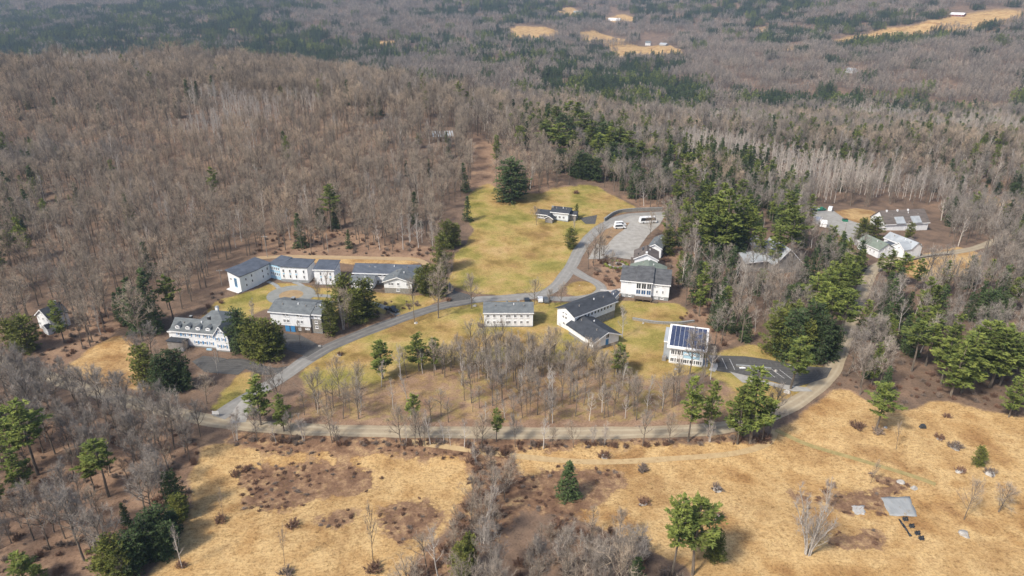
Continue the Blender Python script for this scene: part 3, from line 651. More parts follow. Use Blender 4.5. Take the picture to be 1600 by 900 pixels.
for t in (.12, .36, .58, .86):
    for z in (4.8, 2.5): wallwin(P3[0], P3[1], t, z, .8, 1.5, 'trim')
    if t < .8:
        w0 = P3[0] + (P3[1] - P3[0]) * t; d3 = (P3[1] - P3[0]).normalized(); n3 = Vector((d3.y, -d3.x, 0)) * .03
        k_ = MB(); k_.prism([tuple(w0 - d3 * .4 + n3 + Vector((0, 0, 3.3))), tuple(w0 + d3 * .4 + n3 + Vector((0, 0, 3.3))), tuple(w0 + d3 * .4 + n3 + Vector((0, 0, 4.0))), tuple(w0 - d3 * .4 + n3 + Vector((0, 0, 4.0)))], tuple(-n3 * .9)); b.part('blue_panel', k_, 'palebl')
pl_ = MB(); d3 = (P3[1] - P3[0]).normalized(); n3 = Vector((d3.y, -d3.x, 0)); A3 = P3[0] + n3 * .06; pl_.prism([tuple(A3 + Vector((0, 0, -1.5))), tuple(P3[1] + n3 * .06 + Vector((0, 0, -1.5))), tuple(P3[1] + n3 * .06 + Vector((0, 0, 1.2))), tuple(A3 + Vector((0, 0, 1.2)))], tuple(-n3 * .05)); b.part('foundation', pl_, 'found')
# B: white cube
b = Bld('cube_house', 'small square white house with slate roof beside the dormitory', 'house', (493, 445), (524, 446)); L = b.L
b.block(0, L, 0, 8.0, 6.6, 'shed', rise=.8, over=.45, rmat='roofslate', base=.4)
for u in (2.6, L - 1.6):
    for z in (4.9, 2.4): b.win('front', 0, u, z, .7, 1.5, bars=0)
    b.box('blue_panel', u - .35, u + .35, -.04, -.005, 3.2, 4.1, 'palebl')
b.win('front', 0, L / 2 + .3, 3.8, .5, .9, bars=0); b.win('right', L, 3.2, 4.8, .8, 1.3); b.win('right', L, 5.6, 4.8, .8, 1.3)
# C: long slate roof with skylights, two front wings
b = Bld('skylight_house', 'long slate roofed house with two skylights and front gables', 'house', (551, 449), (651, 453)); L = b.L
b.block(0, L, 3.2, 12.5, 5.3, rise=1.9, over=.6, rmat='roofslate', base=2.1, bmat='stone')
b.block(L * .54, L - 1.0, -3.8, 4.5, 4.9, axis='y', rise=1.9, over=.6, rmat='roofgrey', base=2.2, bmat='stone')
b.block(.4, 9.0, -3.0, 3.6, 3.6, rise=1.5, over=.5, rmat='roofgrey', base=1.0, bmat='stone', wall='white')
for u in (6.0, 8.0):
    q = MB(); q.box(u - .45, u + .45, 6.0, 7.3, 6.35, 6.75); b.part('skylight', q, 'snow')
for u in (10.4, 12.6): b.win('front', 3.2, u, 4.3, 1.5, .9); b.win('front', 3.26, u, 1.5, .8, .7)
for u in (L * .54 + 2.2, L * .54 + 3.3, L * .54 + 5.6, L - 2.6): b.win('front', -3.8, u, 3.9, 1.0, 1.3)
b.win('front', -3.74, L * .54 + 5.4, 1.4, 1.5, 1.0); b.win('front', -3.0, 3.0, 2.4, 1.4, 1.2); b.win('front', -3.0, 6.0, 2.4, 1.4, 1.2)
b.box('garden_wall', 9.2, L * .54, -2.9, -2.6, -1.5, 1.0, 'brownwood')
# F: small gabled house at the left
b = Bld('gabled_house', 'small white gabled house with dark roof at the left edge', 'house', (63, 513), (83, 520)); L = b.L
b.block(0, L, 0, 6.5, 5.4, axis='y', rise=2.6, over=.4, rmat='roofdark', base=.3)
for u in (1.0, L / 2, L - 1.0): b.win('front', 0, u, 4.6, .8, 1.1)
for u in (1.0, L / 2): b.win('front', 0, u, 2.2, .9, 1.2)
b.win('front', 0, L / 2, 6.6, .5, .6, bars=0); b.block(L - 2.0, L + .6, -1.8, 0, 2.6, axis='y', rise=.8, over=.25, rmat='roofdark', base=0); b.chimney(L / 2, 5.2, 7.0, 9.2, 'slab', .7)
# L: grey barn roof in the wood
b = Bld('grey_barn', 'large pale grey gambrel roof half hidden in the wood', 'barn', (1208, 428), (1248, 424)); L = b.L
b.block(0, L, 0, 14, 4.5, axis='y', rise=6.0, over=.6, rmat='roofmetal', base=.4, wall='greywood')
b.block(-11, -.5, 4, 15, 4.6, rise=2.2, over=.4, rmat='roofmetal', base=.4, wall='greywood')
# M: farmhouse
b = Bld('farmhouse', 'white farmhouse with green roofed front wing and pale rear wings', 'farmhouse', (1339, 389), (1371, 403.5)); L = b.L
b.block(0, L, 0, 8.0, 4.2, rise=2.4, over=.4, rmat='roofgreen', base=.3)
for u in (1.6, 3.8, 5.8, 7.8, 10.2): b.win('front', 0, u, 2.4, .8, 1.3)
b.door('front', 0, 4.8, .3, 1.0, 2.0, 'black')
for z in (2.2, 4.4): b.win('right', L, 3.2, z, .8, 1.2); b.win('right', L, 5.2, z, .8, 1.2)
b = Bld('farmhouse_ell', 'white rear wing of the farmhouse with pale metal roof', 'farmhouse', (1371, 389), (1411, 404)); L = b.L
b.block(-1, L, 4.0, 10.0, 4.8, rise=2.2, over=.35, rmat='roofmetal', base=.3); b.block(L * .55, L, -.5, 4.0, 4.6, axis='y', rise=2.4, over=.35, rmat='roofmetal', base=.3)
b.win('front', -.5, L * .8, 2.2, .8, 1.2); b.win('front', -.5, L * .8, 4.8, .8, 1.0); b.box('link_roof', 1.5, L * .5, .5, 4, 3.6, 3.9, 'roofslate')
for u in (2.0, 4.5): b.win('front', 4, u, 2.8, .8, 1.2)
b = Bld('farmhouse_shed', 'grey roofed lean to shed at the right end of the farmhouse', 'shed', (1411, 397), (1436, 392)); b.block(0, b.L, 0, 5.0, 3.2, 'shed', rise=1.6, over=.3, rmat='rooftan', wall='greywood', base=.2)
# N: long brown barn
b = Bld('brown_barn', 'long brown roofed barn with white gable end behind the farmhouse', 'barn', (1381, 360), (1448, 360)); L = b.L
b.block(0, L, 0, 12, 4.6, rise=5.0, over=.5, rmat='rooftan', wall='white', base=.3)
for k in range(3): b.box('roof_vent', 3 + k * 6, 3.7 + k * 6, 5.2, 5.9, 9.0, 10.2, 'trim')
for k in range(2): u = 6 + 9 * k; q = MB(); q.prism([(u, -.8, 4.4), (u + 5, -.8, 4.4), (u + 5, 2.4, 6.9), (u, 2.4, 6.9)], (0, 0, .5)); b.part('shed_dormer', q, 'roofmetal')
# far farms
def far(name, label, cat, pl, pr, **kw):
    q = Bld(name, label, cat, pl, pr); L = q.L; d = kw.pop('depth', 9); q.block(0, L, 0, d, kw.pop('h', 4.5), over=.6, base=.3, **kw)
    for u in np.linspace(L * .15, L * .85, 4): q.win('front', 0, u, 2.6, 1.3, 1.4)
    return q
far('hilltop_barn', 'red barn with a bright white roof on the top right hill', 'barn', (1483, 25), (1505, 26), rise=3.5, rmat='trim', wall='redroof', depth=26, h=4)
far('roadside_farmhouse', 'white cottage deep in the right wood', 'house', (1321, 113), (1333, 115), rise=3, rmat='roofmetal', depth=9)
far('far_farmhouse', 'white farmhouse above the far tan field', 'house', (1008, 71), (1016, 71), rise=4, rmat='roofgrey', h=6)
far('far_barn', 'grey barn beside the far farmhouse', 'barn', (1030, 72), (1040, 72), rise=3, rmat='roofmetal', wall='greywood')
far('far_white_shed', 'white sheds on the second far field', 'shed', (950, 32), (968, 33), rise=3, rmat='trim', depth=12)
far('far_cottage', 'small white cottage above the far sheds', 'cottage', (897, 21), (910, 21), rise=3, rmat='roofmetal')
far('far_meadow_house', 'grey house below the rounded far field', 'house', (834, 64), (843, 65), rise=3, rmat='roofmetal', wall='cream')
# ruin on the hill
b = Bld('hill_shelter', 'weathered grey timber shelter in a clearing on the hill', 'shelter', (679, 222), (706, 223)); L = b.L
for u in np.linspace(0, L, 5): b.box('post', u - .15, u + .15, 0, .3, -1, 4.2, 'greywood'); b.box('post', u - .15, u + .15, 6, 6.3, -1, 5.6, 'greywood')
for k in range(9): u = -1 + k * (L + 1.4) / 8; q = MB(); q.prism([(u, -1, 4.1), (u + L / 9 - .25, -1, 4.1), (u + L / 9 - .25, 7, 5.9), (u, 7, 5.9)], (0, 0, .2)); b.part('roof_board', q, 'roofmetal')
b.box('floor', 0, L, .5, 6, .2, .5, 'brownwood')

# ------------------------------------------------------------------ vehicles
def car(px, py, hd, paint, label, kind='car', group=None):
    p = G(px, py); o = empty({'car': 'parked_car', 'pickup': 'pickup_truck', 'van': 'van', 'bus': 'bus'}[kind], p + Vector((0, 0, .1)), math.radians(hd))
    tag(o, label, {'car': 'car', 'pickup': 'pickup', 'van': 'van', 'bus': 'bus'}[kind], group)
    L, W = {'car': (4.6, 1.85), 'pickup': (5.6, 1.95), 'van': (5.6, 2.0), 'bus': (8.6, 2.5)}[kind]
    h1 = {'car': .95, 'pickup': 1.05, 'van': 1.1, 'bus': 1.3}[kind]; h2 = {'car': 1.6, 'pickup': 1.85, 'van': 2.2, 'bus': 3.0}[kind]
    a, b_ = {'car': (-.44, .2), 'pickup': (-.08, .24), 'van': (-.48, .3), 'bus': (-.49, .46)}[kind]
    m = MB(); n = len(m.V)
    prof = [(-L / 2, .35), (L / 2, .35), (L / 2, h1 * .78), (L / 2 - .15, h1 * .88), (L * b_, h1), (L * b_ - .5, h2), (L * a + .3, h2), (L * a, h1), (-L / 2, h1 * .95)]
    m.prism([(q[0], -W / 2, q[1]) for q in prof], (0, W, 0)); m.build('body', M[paint], o)
    g_ = MB(); t0 = h1 + .06; t1 = h2 - .14
    for sg in (-1, 1): ys = sg * (W / 2 + .012); g_.prism([(L * a + .18, ys, t0), (L * b_ - .2, ys, t0), (L * b_ - .55, ys, t1), (L * a + .38, ys, t1)], (0, -sg * .01, 0))
    g_.build('window', M['glass'], o)
    ws = MB(); ws.prism([(L * b_ - .02, -W / 2 + .12, h1 + .08), (L * b_ - .02, W / 2 - .12, h1 + .08), (L * b_ - .46, W / 2 - .16, h2 - .1), (L * b_ - .46, -W / 2 + .16, h2 - .1)], (.03, 0, .02)); ws.build('windscreen', M['glass'], o)
    wm = MB(); wm.tube([(0, -.12, 0), (0, .12, 0)], [.36, .36], 12); wm.F += [tuple(range(12))[::-1], tuple(range(12, 24))]; me = mesh('wheel', wm.V, wm.F, M['black'])
    for u in (-L * .31, L * .31):
        for v in (-W / 2 + .08, W / 2 - .08): link('wheel', me, o, (u, v, .36))
    for sg in (-1, 1):
        l_ = MB(); l_.box(L / 2 - .02, L / 2 + .03, sg * W * .36 - .15, sg * W * .36 + .15, h1 * .6, h1 * .74); l_.build('headlight', M['trim'], o)
    return o
car(612, 486, -35, 'blackcar', 'black pickup parked beside the drive by the cedars', 'pickup')
car(823, 472, 95, 'blackcar', 'dark car parked behind the white house, leftmost of three', 'car')
car(844, 470, 92, 'whitecar', 'white car parked between two dark ones', 'car')
car(853.5, 471, 90, 'greycar', 'dark grey car parked behind the white house, rightmost of three', 'car')
car(1012, 348, 10, 'whitecar', 'large white bus in the corner of the parking lot', 'bus')
car(968, 357, 8, 'whitecar', 'white van in the parking lot, nearer one', 'van')
car(969, 353, 8, 'whitecar', 'white van in the parking lot, farther one', 'van')
car(1297, 329, 60, 'whitecar', 'white van at the back of the gravel yard', 'van')
car(1283, 329, 20, 'green', 'green truck beside the white vehicles in the gravel yard', 'pickup')
car(1274, 328, 10, 'whitecar', 'white car at the left end of the gravel yard', 'car')
for px, py, lb in ((1279, 349, 'white domed shed in the gravel yard, left one'), (1286, 354, 'white domed shed in the gravel yard, right one')):
    q = Bld('storage_shed', lb, 'shed', (px - 5, py), (px + 5, py + 1.5)); q.block(0, q.L, 0, 4.5, 1.8, rise=1.2, over=.15, wall='trim', rmat='trim', base=0)
p = G(1320, 346); q = MB(); q.box(-1.2, 1.2, -.9, .9, -.1, 1.3); o = q.build('dumpster', M['green'], loc=p); tag(o, 'green dumpster at the edge of the gravel yard', 'dumpster'); q = MB(); q.box(-1.25, 1.25, -.95, .95, 1.3, 1.42); q.build('lid', M['black'], o)

# ------------------------------------------------------------------ poles, boulders, bushes, small things
def pole(px, py, top, label, arm=True):
    p = G(px, py); h = height_for(p, top); o = empty('utility_pole', p); tag(o, label, 'utility pole')
    m = MB(); m.tube([(0, 0, -.8), (0, 0, h)], [.16, .11], 8); m.build('post', M['pole'], o)
    if arm:
        m = MB(); m.box(-1.2, 1.2, -.2, -.1, h - .9, h - .75); m.build('crossarm', M['pole'], o)
        for u in (-1.05, -.4, .4, 1.05): m = MB(); m.box(u - .06, u + .06, -.21, -.09, h - .75, h - .5); m.build('insulator', M['trim'], o)
for a in ((418, 402, 367, 'pole with crossarm standing behind the dormitory roof'), (347, 446, 420, 'pale pole with crossarm left of the dormitory'), (513, 394, 364, 'pole on the bank behind the cube house', False), (491, 382, 362, 'shorter pole on the bank behind the cube house', False),
          (342, 566, 546, 'pole in the asphalt yard below the dormered house', False), (1417, 352, 360, 'pole', False))[:5]: pole(*a)
pole(1192, 362, 340, 'pole at the wood edge above the grey barn', False); pole(1414, 372, 344, 'pole between the farmhouse and the brown barn', False); pole(1318, 372, 348, 'leaning dark pole in the gravel yard', False)
def rock_mesh(seed):
    r = random.Random(seed); import bmesh; bm = bmesh.new(); bmesh.ops.create_icosphere(bm, subdivisions=2, radius=1); ph = [r.uniform(0, 6) for _ in range(6)]
    for v in bm.verts:
        c = v.co; k = 1 + .22 * math.sin(2.3 * c.x + ph[0]) * math.sin(2.9 * c.y + ph[1]) + .14 * math.sin(4 * c.z + ph[2] + 2 * c.x) + r.uniform(-.07, .07); v.co = Vector((c.x * k * 1.15, c.y * k, c.z * k * .75 + .2))
    m = bpy.data.meshes.new('boulder'); bm.to_mesh(m); bm.free(); m.materials.append(M['rock']); return m
ROCKM = [rock_mesh(k) for k in range(5)]
ROCKS = [(945,714,1.3,'in a brown bush beside the field track',1.8),(1004,735,.9,'in a low brown bush right of the spruce',1.8),(1005,788,1.1,'in a bush left of the bottom pines',1.7),(1121,766,1.4,'with a pointed top in a bush, middle of the field',1.6),(1122,809,1.3,'in a grey bush below the pointed boulder',1.5),
 (1468,686,1.0,'in the brown ring nearest the right wood',1.5),(1492,700,1.5,'in the larger brown ring of the right field',2.0),(1499,737,1.2,'left of the small round evergreen shadow',1.4),(1547,741,1.5,'broad and flat in the right field',1.6),(1408,754,1.2,'bright beside the tarp plot, left one',0),(1428,763,1.1,'bright beside the tarp plot, right one',0),
 (1506,835,1.4,'bright near the lone bare tree',0),(457,822,.7,'hidden in a brown bush of the left field',1.7),(1384,668,.7,'at the foot of the round pine',0),(1230,613,1.3,'beside the car park entrance by the road',0),(1056,577,.8,'below the solar house windows',0),(531,555,1.0,'dark on the meadow beside the drive',1.2),
 (716,545,1.2,'pale at the left of the meadow saplings',0),(860,590,1.2,'ledge at the top of the strip wood',0),(285,547,1.6,'flat pale ledge below the dormered house',0),(1212,580,.9,'pale heap at the car park island',0),(500,541,.8,'white beside the dark forecourt',0),(1005,505,.6,'small on the path left of the solar house',0),(650,505,.9,'at the lawn edge by the drive',0),(742,478,1.0,'near the drive behind the white house',0)]
for i, (px, py, r_, lb, bs_) in enumerate(ROCKS):
    p = G(px, py); o = link('boulder', ROCKM[i % 5]); o.location = (p.x, p.y, p.z - .15); o.scale = (r_ * .72,) * 3; o.rotation_euler[2] = i * 1.3; tag(o, 'grey boulder ' + lb, 'boulder', 'boulders lying in the fields and lawns')
BUSHES = [(px, py, bs_, 'brown bush round the boulder ' + lb) for (px, py, r_, lb, bs_) in ROCKS if bs_]
BUSHES += [(840,552,3.6,'large round brown shrub on the meadow below the white house'),(584,890,2.8,'dark brown bush at the foot of the slender field tree'),(446,898,2.4,'dark bush at the foot of the thin field sapling'),(284,885,1.2,'small dark bush at the left edge of the field'),(345,814,1.6,'brown bush under the edge sapling'),
 (326,602,2.6,'dark round bush left of the drive entrance'),(1340,668,3.0,'brown brush left of the round pine'),(1370,676,2.4,'brown brush under the round pine'),(368,743,1.4,'small brown shrub at the left of the field, left one'),(385,735,1.2,'small brown shrub at the left of the field, right one'),(751,511,1.6,'reddish shrub at the left corner of the white house'),
 (1198,688,2.2,'dark brush at the right end of the roadside pines'),(1300,760,1.2,'small shrub above the garden plot'),(1290,770,1.0,'smaller shrub above the garden plot'),(1480,652,1.2,'low greenish brush at the right field edge'),(1118,566,1.5,'dark shrub at the right side of the solar house'),
 (950,412,1.6,'rounded shrub left of the circular garden'),(936,425,1.6,'shrub left of the circular garden path'),(948,440,1.8,'brown shrub below the circular garden'),(966,440,1.5,'brown shrub beside the hall path'),(938,470,1.2,'brown shrub beside the loop drive'),(700,470,1.4,'brown shrub at the dark parking patch'),
 (950,372,1.2,'round brown shrub in the parking island, upper one'),(940,380,1.2,'round brown shrub in the parking island, lower one'),(1040,408,2.2,'brown shrub right of the stepped wings, upper one'),(1046,418,2.4,'brown shrub right of the stepped wings, lower one'),(900,302,2.0,'flat dark shrub on the lawn above the low house'),(875,330,1.8,'grey shrub behind the low house')]
for i, (px, py, bs_, lb) in enumerate(BUSHES): exec_after.append((px, py, bs_, lb, i))
# tarp and garden plot
def sheet(name, pix, mat, label, cat, lift=.12, th=.05, wave=.1, edge=.16):
    W = [G(*p) for p in pix]; m = MB(); n_ = 9; k0 = len(m.V)
    for j in range(n_):
        for i_ in range(n_):
            a, c = W[0].lerp(W[1], i_ / (n_ - 1)), W[3].lerp(W[2], i_ / (n_ - 1)); q = a.lerp(c, j / (n_ - 1)); q += Vector((math.sin(i_ * 2.1 + j * 1.3), math.cos(i_ * 1.4 + j * 2.7), 0)) * edge; m.V.append((q.x - W[0].x, q.y - W[0].y, gz(q.x, q.y) - W[0].z + lift + wave * math.sin(i_ * 1.9 + j) * math.sin(j * 2.3)))
    m.F = [(j * n_ + i_, j * n_ + i_ + 1, (j + 1) * n_ + i_ + 1, (j + 1) * n_ + i_) for j in range(n_ - 1) for i_ in range(n_ - 1)]
    o = m.build(name, M[mat], loc=W[0], smooth=True); tag(o, label, cat); sol = o.modifiers.new('thick', 'SOLIDIFY'); sol.thickness = th; return o
sheet('tarp', [(1390,806),(1434,807),(1421,776),(1376,777)], 'tarp', 'large grey tarp spread over the garden plot', 'tarp', .06, .03, .03, .12)
for i, (px, py) in enumerate(((1415,811),(1425,822),(1434,833),(1440,841))): sheet('plastic_strip', [(px - 4, py + 3), (px + 4, py + 3), (px + 3, py - 3), (px - 5, py - 3)], 'tarpdark', ('black plastic strip just below the grey tarp', 'black plastic strip second below the tarp', 'black plastic strip third below the tarp', 'black plastic strip farthest from the tarp')[i], 'plastic strip', .08, .03, .05, .2)
sheet('plastic_hose', [(1404,812),(1406,812),(1424,838),(1422,838)], 'tarpdark', 'long thin dark strip left of the plastic pieces', 'plastic strip', .08, .03, .05, .2)
sheet('old_cloth', [(1335,804),(1352,804),(1350,790),(1330,790)], 'slab', 'pale worn ground cloth left of the tarp', 'ground cloth', .06)
p = G(1443, 670); q = MB(); q.prism([(-.9, 0, -.1), (.9, 0, -.1), (.5, 0, 1.0), (-.4, 0, .9)], (0, 1.0, 0)); tag(q.build('black_bin', M['tarpdark'], loc=p), 'black covered heap alone in the right field', 'heap')
for i, (px, py, s_) in enumerate(((1160,575,1.6),(1172,576,1.2),(1192,580,.9),(1235,571,1.3),(905,446,.8))):
    p = G(px, py); o = link('snow_heap', ROCKM[i % 5].copy()); o.data.materials.clear(); o.data.materials.append(M['snow']); o.location = (p.x, p.y, p.z - .2); o.scale = (s_ * .8, s_ * .5, s_ * .28)
    tag(o, 'patch of old snow ' + ('behind the car park, left one', 'behind the car park, right one', 'in the middle of the car park', 'beside the dark hemlocks', 'on the loop island', 'below the car park')[i], 'snow')
# retaining walls
def wall(name, pix, h, mat, label, th=.5):
    L = smooth_line([G(*p) for p in pix], 1.5); o = empty(name, L[0]); tag(o, label, 'wall'); m = MB()
    for i in range(len(L) - 1):
        a, c = L[i] - L[0], L[i + 1] - L[0]; d = (c - a); d.z = 0; d.normalize(); n_ = Vector((-d.y, d.x, 0)) * th
        m.prism([tuple(a + Vector((0, 0, -.5))), tuple(c + Vector((0, 0, -.5))), tuple(c + n_ + Vector((0, 0, -.5))), tuple(a + n_ + Vector((0, 0, -.5)))], (0, 0, h + .5))
    m.build('stonework', M[mat], o); m2 = MB()
    for i in range(len(L) - 1):
        a, c = L[i] - L[0], L[i + 1] - L[0]; d = (c - a); d.z = 0; d.normalize(); n_ = Vector((-d.y, d.x, 0)) * (th + .1); z_ = Vector((0, 0, h))
        m2.prism([tuple(a + z_ - n_ * .1), tuple(c + z_ - n_ * .1), tuple(c + n_ + z_), tuple(a + n_ + z_)], (0, 0, .1))
    m2.build('coping', M['found'], o)
wall('retaining_wall', [(945,346),(962,335),(985,331),(1035,329)], 1.6, 'stone', 'dark curved retaining wall along the back of the parking lot')
wall('retaining_wall', [(988,500),(1025,506),(1060,507),(1085,504)], .8, 'stone', 'low stone wall on the bank below the hall lawn')
wall('retaining_wall', [(1150,573),(1175,575),(1205,578)], .5, 'stone', 'low stone kerb wall behind the car park')
wall('guard_rail', [(1415,410),(1450,402),(1490,398)], .7, 'brownwood', 'wooden rail along the road beyond the farmhouse', .2)
# circular garden
cg = G(963, 414); o = empty('circular_garden', cg); tag(o, 'circular planted garden with low box hedges beside the hall', 'garden')
for k in range(14):
    a = 2 * math.pi * k / 14; q = MB(); q.tube([(math.cos(a) * 4.6, math.sin(a) * 4.2, 0), (math.cos(a) * 4.6, math.sin(a) * 4.2, .4), (math.cos(a) * 4.6, math.sin(a) * 4.2, .75)], [.75, .8, .4], 8); q.F.append(tuple(range(16, 24))); q.build('hedge', M['cedar'], o)
q = MB(); q.tube([(0, 0, 0), (0, 0, .9), (0, 0, 1.1)], [.35, .3, .5], 8); q.F.append(tuple(range(16, 24))); q.build('sundial', M['slab'], o)
q = MB()
for k in range(36):
    a0, a1 = 2 * math.pi * k / 36, 2 * math.pi * (k + 1) / 36; q.quad((math.cos(a0) * 2.4, math.sin(a0) * 2.2, .1), (math.cos(a0) * 3.5, math.sin(a0) * 3.2, .1), (math.cos(a1) * 3.5, math.sin(a1) * 3.2, .1), (math.cos(a1) * 2.4, math.sin(a1) * 2.2, .1))
q.build('path_ring', M['gravellot'], o)
# sign at the drive entrance
p = G(338, 651); o = empty('entrance_sign', p); tag(o, 'small pale sign on two posts at the drive entrance', 'sign')
for u in (-.7, .7): q = MB(); q.box(u - .07, u + .07, -.07, .07, -.3, 2.0); q.build('post', M['pole'], o)
q = MB(); q.box(-.9, .9, -.12, -.07, .9, 1.9); q.build('board', M['trim'], o)
# ------------------------------------------------------------------ trees: prototype meshes
def unit(v): return v / (np.linalg.norm(v) + 1e-9)
class TB:                                                   # fast collector: tubes and thin triangles
    def __init__(s): s.V = []; s.F = []; s.n = 0
    def tube(s, pts, rads, n=5):
        P = np.asarray(pts, float); k = len(P); d = np.gradient(P, axis=0); d /= np.linalg.norm(d, axis=1)[:, None] + 1e-9
        u = np.cross(d, [.31, .95, .07]); u /= np.linalg.norm(u, axis=1)[:, None] + 1e-9; v = np.cross(d, u)
        a = np.arange(n) * 2 * np.pi / n
        R = P[:, None] + np.asarray(rads)[:, None, None] * (np.cos(a)[None, :, None] * u[:, None] + np.sin(a)[None, :, None] * v[:, None])
        s.V.append(R.reshape(-1, 3)); j = (np.arange(n) + 1) % n
        for i in range(k - 1):
            b = s.n + i * n; c = b + n
            for q in range(n): s.F.append((b + q, b + j[q], c + j[q], c + q))
        s.n += k * n
    def tris(s, T):                                         # (m,3,3)
        T = np.asarray(T).reshape(-1, 3); s.V.append(T); m = len(T) // 3
        s.F += [(s.n + 3 * i, s.n + 3 * i + 1, s.n + 3 * i + 2) for i in range(m)]; s.n += len(T)
    def data(s): return (np.concatenate(s.V) if s.V else np.zeros((0, 3))), s.F
def twigs(r, base, dirs, ln, wd):
    m = len(base); sd_ = np.cross(dirs, r.normal(size=(m, 3))); sd_ /= np.linalg.norm(sd_, axis=1)[:, None] + 1e-9
    return np.stack([base + sd_ * wd, base - sd_ * wd, base + dirs * ln[:, None]], 1)
def bare_tree(seed, H=16, spread=4.5, clear=.42, nl=13, ns=7, ntw=13, tw=.016, lean=.3, multi=1):
    r = np.random.default_rng(seed); T, K = TB(), TB()
    for stem in range(multi):
        Hs = H * (1 if stem == 0 else r.uniform(.7, .98)); az0 = r.uniform(0, 6.28)
        off = np.array([math.cos(az0), math.sin(az0), 0]) * (0 if multi == 1 else .35)
        ln_ = off * 0 if multi == 1 else off / .35 * Hs * (.045 if multi < 6 else r.uniform(.06, .34))
        t = np.linspace(0, 1, 8); P = np.zeros((8, 3)); P[:, 2] = t * Hs * .9
        P[:, :2] += np.cumsum(r.normal(0, lean * .45, (8, 2)), 0) * t[:, None]; P += off + ln_[None] * (t ** 1.5)[:, None]
        r0 = Hs * .0125 / (1 if multi == 1 else 1.5); rad = r0 * (1 - t) ** .8 + .025; P[0, 2] = -.6
        T.tube(P, rad, 6)
        nl_ = max(5, nl // multi)
        for i in range(nl_):
            f = clear + (.97 - clear) * (i + r.uniform(0, 1)) / nl_; k = f * 7; a = int(min(k, 6)); p = P[a] + (P[a + 1] - P[a]) * (k - a)
            az = i * 2.4 + r.uniform(-.6, .6); g = (f - clear) / (1 - clear)
            inc = math.radians(r.uniform(38, 66) * (1 - .6 * g)); L = spread * (1.05 - .6 * g ** 1.5) * r.uniform(.7, 1.15)
            d = np.array([math.cos(az) * math.sin(inc), math.sin(az) * math.sin(inc), math.cos(inc)]); q = [p]; dd = d.copy()
            for j in range(4):
                dd = unit(dd + np.array([0, 0, .16]) + r.normal(0, .13, 3)); q.append(q[-1] + dd * L / 4 * 1.15)
            q = np.array(q); rb = min(.45 * r0, .02 + .016 * L); T.tube(q, rb * np.linspace(1, .18, 5) + .008, 4)
            for j in range(ns):
                s = r.uniform(.22, 1.0); k2 = s * 4; a2 = int(min(k2, 3)); b = q[a2] + (q[a2 + 1] - q[a2]) * (k2 - a2)
                ax = unit(q[a2 + 1] - q[a2]); v = unit(ax * .7 + r.normal(0, .62, 3) + [0, 0, .3]); Ls = L * r.uniform(.28, .5) * (1.15 - .45 * s)
                m1 = b + v * Ls * .55; v2 = unit(v + r.normal(0, .25, 3) + [0, 0, .18]); m2 = m1 + v2 * Ls * .5
                K.tube([b, m1, m2], [rb * .34 + .006, rb * .2 + .006, .006], 3)
                ss = r.uniform(.15, 1, ntw); B = np.where((ss < .55)[:, None], b + (m1 - b) * (ss / .55)[:, None], m1 + (m2 - m1) * ((ss - .55) / .45)[:, None])
                D = v[None] * .55 + r.normal(0, .6, (ntw, 3)) + [0, 0, .35]; D /= np.linalg.norm(D, axis=1)[:, None]
                K.tris(twigs(r, B, D, r.uniform(.45, 1.25, ntw) * (.6 + spread / 9), tw))
            m = ntw; ss = r.uniform(.35, 1, m) * 4; a3 = np.minimum(ss.astype(int), 3); B = q[a3] + (q[a3 + 1] - q[a3]) * (ss - a3)[:, None]
            D = d[None] * .5 + r.normal(0, .6, (m, 3)) + [0, 0, .4]; D /= np.linalg.norm(D, axis=1)[:, None]
            K.tris(twigs(r, B, D, r.uniform(.5, 1.3, m), tw * 1.1))
    return T.data(), K.data()
